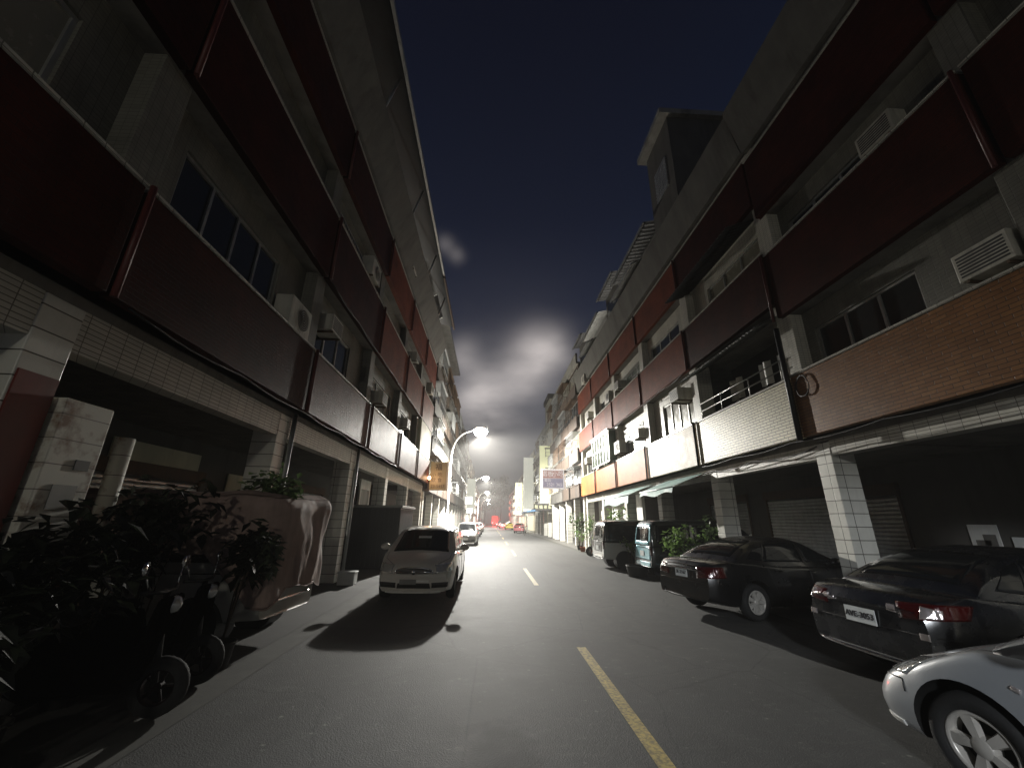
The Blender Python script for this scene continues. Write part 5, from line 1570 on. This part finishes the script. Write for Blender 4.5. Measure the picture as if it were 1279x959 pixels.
def potted(x, y, h, r, label, pot='pot_dark', n=170, size=.13, seed=0, leaf='leaf', flower=False):
    rng = random.Random(seed)
    t = empty('potted_plant', (x, y, .012), rng.random() * 6, label, 'potted plant', 'potted plants along the kerb')
    pr = .17; ph = .28
    MB().lathe([(0, 0), (pr * .75, 0), (pr, ph * .9), (pr * 1.1, ph * .92), (pr * 1.1, ph), (pr * .95, ph), (pr * .9, ph * .85), (0, ph * .85)], 18).build('pot', M[pot], t)
    m = MB()
    tops = []
    for k in range(5):
        a = rng.uniform(0, 6.28); rr = rng.uniform(.2, .75) * r
        top = (rr * cos(a), rr * sin(a), ph + h * rng.uniform(.55, 1)); tops.append(top)
        m.tube([(0.03 * cos(a), .03 * sin(a), ph * .8), (top[0] * .4, top[1] * .4, ph + h * .45), top], [.012, .009, .004], 5)
    m.build('stem', M['bark'], t)
    m = MB()
    for tp in tops: leaves(m, tp, (r * .55, r * .55, h * .28), n // 5, size, rng)
    m.build('foliage', M[leaf], t)
    if flower:
        m = MB(); leaves(m, (0, 0, ph + h * .6), (r * .8, r * .8, h * .35), 26, .07, rng); m.build('flowers', M['terracotta'], t)
    return t
POTS = [(5.75, 27.6, 1.7, .55, 'bushy dark plant on the kerb nearest the far sign', 'pot_dark', 260, .2, 'leaf_dark', False),
 (5.6, 26.0, .8, .35, 'small plant with orange flowers by the far white column', 'terracotta', 120, .12, 'leaf', True),
 (5.7, 24.6, 1.5, .35, 'slim tall plant between the white columns', 'pot_dark', 140, .16, 'leaf', False),
 (5.6, 23.2, .55, .3, 'low plant in a red clay pot at the kerb', 'terracotta', 90, .1, 'leaf', True),
 (5.7, 21.2, 1.3, .5, 'leafy plant left of the two-tone van', 'pot_dark', 220, .15, 'leaf', False),
 (5.9, 19.9, 2.3, .55, 'tall plant rising beside the two-tone van tail', 'pot_dark', 260, .17, 'leaf', False),
 (5.15, 15.75, .75, .36, 'leafy plant between the two vans', 'pot_dark', 130, .12, 'leaf', False),
 (5.75, 12.55, 1.45, .6, 'broad leafy plant in front of the teal van side', 'pot_dark', 380, .15, 'leaf', False),
 (6.35, 12.0, 1.35, .4, 'darker plant beside the second column behind the sedan', 'pot_dark', 200, .13, 'leaf_dark', False)]
for i, (x, y, h, r, lb, pt, n, sz, lf, fl) in enumerate(POTS):
    potted(x, y, h, r, lb, pt, n, sz, 20 + i, lf, fl)
m = MB(); m.lathe([(0, 0), (.3, 0), (.36, .3), (.38, .34), (.34, .34), (.32, .3), (0, .28)], 20, Matrix.Translation((4.95, 14.55, .012)))
tag(m.build('planter_tub', M['pot_dark']), 'wide dark round tub on the kerb between the two vans', 'planter')
# plants by the covered van
potted(-4.6, 8.62, 2.15, .5, 'dark tall plant growing behind the covered van', 'pot_dark', 240, .17, 77, 'leaf_dark')
t = empty('fallen_branch', (-3.45, 6.75, 2.1), 0, 'dark leafy branch lying over the corner of the covered van', 'branch')
rng = random.Random(5); m = MB()
m.tube([(-.5, .4, .05), (-.1, .1, .12), (.3, -.05, -.02)], [.02, .014, .006], 6); m.build('branch', M['bark'], t)
m = MB(); leaves(m, (-.05, .05, .1), (.42, .42, .2), 150, .16, rng); leaves(m, (.22, -.05, -.05), (.2, .25, .22), 90, .15, rng); m.build('foliage', M['leaf_dark'], t)

# far trees
def tree(x, y, h, r, label, seed):
    rng = random.Random(seed)
    t = empty('broadleaf_tree', (x, y, 0), 0, label, 'tree', 'trees at the end of the street')
    m = MB(); m.tube([(0, 0, 0), (.1, 0, h * .35), (0, .1, h * .6), (0, 0, h * .8)], [.3, .22, .14, .05], 8)
    for k in range(7):
        a = rng.uniform(0, 6.28); z = h * rng.uniform(.35, .6)
        m.tube([(0, 0, z), (r * .5 * cos(a), r * .5 * sin(a), z + h * .15), (r * .8 * cos(a), r * .8 * sin(a), z + h * .25)], [.1, .06, .02], 5)
    m.build('trunk', M['bark'], t)
    m = MB()
    for k in range(16):
        a = rng.uniform(0, 6.28); rr = r * rng.uniform(.1, .85); z = h * rng.uniform(.45, 1.0)
        leaves(m, (rr * cos(a), rr * sin(a), z), (r * .38, r * .38, h * .1), 110, .7, rng)
    m.build('crown', M['leaf_far'], t)
tree(4.0, 172, 19, 6, 'tallest dark tree closing the end of the street', 1)
tree(9.5, 178, 15, 5.5, 'lower dark tree right of the tallest one', 2)
tree(-2.5, 180, 14, 5, 'lower dark tree left of the tallest one', 3)
tree(2.2, 205, 17, 6, 'dark tree farthest behind the others', 4)

# ------------------------------------------------------------------ left side clutter
t = empty('storage_shed', (-4.2, 17.2, .012), 0, 'dark sheet metal shed with a flat lid behind the minivan', 'shed')
m = MB(); m.box(-1.2, .85, -1.25, 1.3, 0, 2.1); m.build('shed_wall', M['sheet_dark'], t, .01)
m = MB(); m.box(-1.28, .93, -1.33, 1.38, 2.1, 2.19); m.build('shed_lid', M['sheet'], t, .01)
m = MB()
for i in range(15): m.box(.853, .868, -1.2 + i * .17, -1.13 + i * .17, .1, 2.05)
for i in range(12): m.box(-1.15 + i * .17, -1.08 + i * .17, -1.268, -1.253, .1, 2.05)
m.build('wall_ribs', M['sheet_dark'], t)
m = MB(); m.box(-.22, .22, -.16, .16, 0, .3); m.box(-.24, .24, -.18, .18, .3, .335)
o = m.build('plastic_box', M['plate'], None, .015); o.location = (-3.85, 12.35, .012); tag(o, 'small white lidded plastic box on the ground behind the covered van', 'box')
# rusty switch box and dark red banner on the near left column
def rust_mat():
    m_, nt, b = base_mat('white_tiles_with_rust'); p = wpos(nt)
    sz = nd(nt, 'ShaderNodeSeparateXYZ'); nt.links.new(p, sz.inputs[0])
    jt = ramp(nt, math_(nt, 'FRACT', math_(nt, 'DIVIDE', sz.outputs[2], .24)), [(0.02, 1.0), (0.05, 0.0)])
    f = ramp(nt, noise_(nt, p, 3.5, 6, .65), [(0.50, 0.0), (0.66, .9)])
    c = mixc(nt, f, (.62, .60, .52), (.16, .065, .02)); c = mixc(nt, jt, c, (.10, .08, .06)); nt.links.new(c, b.inputs['Base Color']); setp(b, None, .6); return m_
t = empty('tiled_pier', (-4.45, 4.31, 0), 0, 'rust stained white tiled pier beside the near left column', 'pier')
m = MB(); m.box(-.25, .25, -.27, .26, 0, 2.8); m.build('pier_body', rust_mat(), t, .012)
m = MB(); m.box(.25, .262, .02, .17, 2.13, 2.23); m.build('letter_slot', M['ac_dark'], t)
m = MB(); m.box(.251, .262, -.12, .12, 1.75, 1.98); m.build('meter_plate', M['sheet'], t)
m = MB(); m.box(XL - .365, XL - .34, 3.62, 3.98, 1.4, 2.95); tag(m.build('banner', M['red_paint']), 'dark red banner hanging on the near left column', 'banner')
m = MB(); m.tube([(-4.6, 5.27, 0), (-4.6, 5.27, 2.62)], .095, 14); tag(m.build('standing_pipe', rust_mat()), 'thick stained standing pipe past the near left column', 'pipe')
m = MB(); m.lathe([(0, 0), (.13, 0), (.16, .32), (.165, .33), (.15, .33), (.13, .05), (0, .05)], 20, Matrix.Translation((-3.05, 2.35, .012)))
tag(m.build('bucket', M['ac_white']), 'pale bucket on the dark ground at the lower left', 'bucket')

# scooter under the left arcade, almost lost in the dark
def scooter(x, y, ang, label, paint):
    t = empty('scooter', (x, y, .012), radians(ang), label, 'scooter')
    for wx in (.62, -.6):
        w = MB(); T = Matrix.Translation((wx, 0, .24)) @ Matrix.Rotation(pi / 2, 4, 'X')
        w.lathe([(.14, -.05), (.22, -.05), (.24, 0), (.22, .05), (.14, .05)], 24, T); wo = w.build('wheel', M['black_rubber'], t)
        rm = MB(); rm.lathe([(.125, .03), (.15, .03), (.15, -.03), (.125, -.03), (.125, .03)], 24, T, smooth=False); rm.lathe([(0, .035), (.035, .035), (.035, -.035), (0, -.035)], 14, T, smooth=False)
        for k in range(5): a = 2 * pi * k / 5; rm.tube([T @ Vector((.03 * cos(a), .03 * sin(a), 0)), T @ Vector((.13 * cos(a), .13 * sin(a), 0))], .014, 6)
        rm.build('rim', M['rim_dark'] if paint is not P_dull else M['dull_lens'], wo)
    m = MB(); m.prism([(-.75, .45), (-.6, .75), (-.1, .72), (.0, .42), (.05, .3), (.38, .28), (.42, .34), (.1, .38), (.1, .24), (-.3, .22)], -.16, .16); m.build('body', paint, t, .05)
    m = MB(); m.prism([(-.72, .76), (-.65, .84), (-.2, .82), (-.08, .76)], -.14, .14); m.build('seat', M['black_plastic'], t, .03)
    m = MB(); m.prism([(.36, .3), (.52, .98), (.60, .98), (.56, .6), (.48, .3)], -.19, .19); m.build('front_shield', paint, t, .04)
    m = MB(); m.tube([(.58, -.01, .25), (.50, 0, 1.0)], .03, 8); m.tube([(.44, -.33, 1.04), (.52, -.1, 1.02), (.52, .1, 1.02), (.44, .33, 1.04)], .017, 8); m.build('handlebar', M['black_plastic'], t)
    m = MB(); m.lathe([(0, .05), (.06, .03), (.08, -.02)], 16, Matrix.Translation((.60, 0, .9)) @ Matrix.Rotation(pi / 2, 4, 'Y')); m.build('headlight', M['head_lens'], t)
    for s_ in (1, -1):
        m = MB(); m.tube([(.46, s_ * .26, 1.04), (.44, s_ * .34, 1.2)], .008, 6); m.lathe([(0, .012), (.06, .008), (.06, -.008), (0, -.012)], 14, Matrix.Translation((.44, s_ * .36, 1.24)) @ Matrix.Rotation(pi / 2, 4, 'Y')); m.build('mirror', M['chrome'], t)
    return t
scooter(-3.55, 4.35, 12, 'dark scooter parked at the lower left, nearest the camera', P_dull)
scooter(-3.7, 5.15, 8, 'second dark scooter between the nearest one and the covered van', P_dull)
for k, (x, y, h, r, lb) in enumerate(((-3.55, 3.62, 1.25, .55, 'dark bushy pot plant at the lower left before the red banner'), (-4.0, 4.75, 1.35, .5, 'dark pot plant behind the two scooters'),
        (-3.2, 5.75, 1.15, .5, 'dark pot plant squeezed beside the covered van'), (-3.3, 3.0, 1.0, .5, 'dark pot plant lowest at the left edge'), (-4.1, 5.6, 1.5, .55, 'tallest dark pot plant by the stained standing pipe'))):
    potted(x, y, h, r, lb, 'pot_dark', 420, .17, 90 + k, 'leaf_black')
scooter(5.9, 22.6, 165, 'scooter in front of the white columns on the right', P_white)
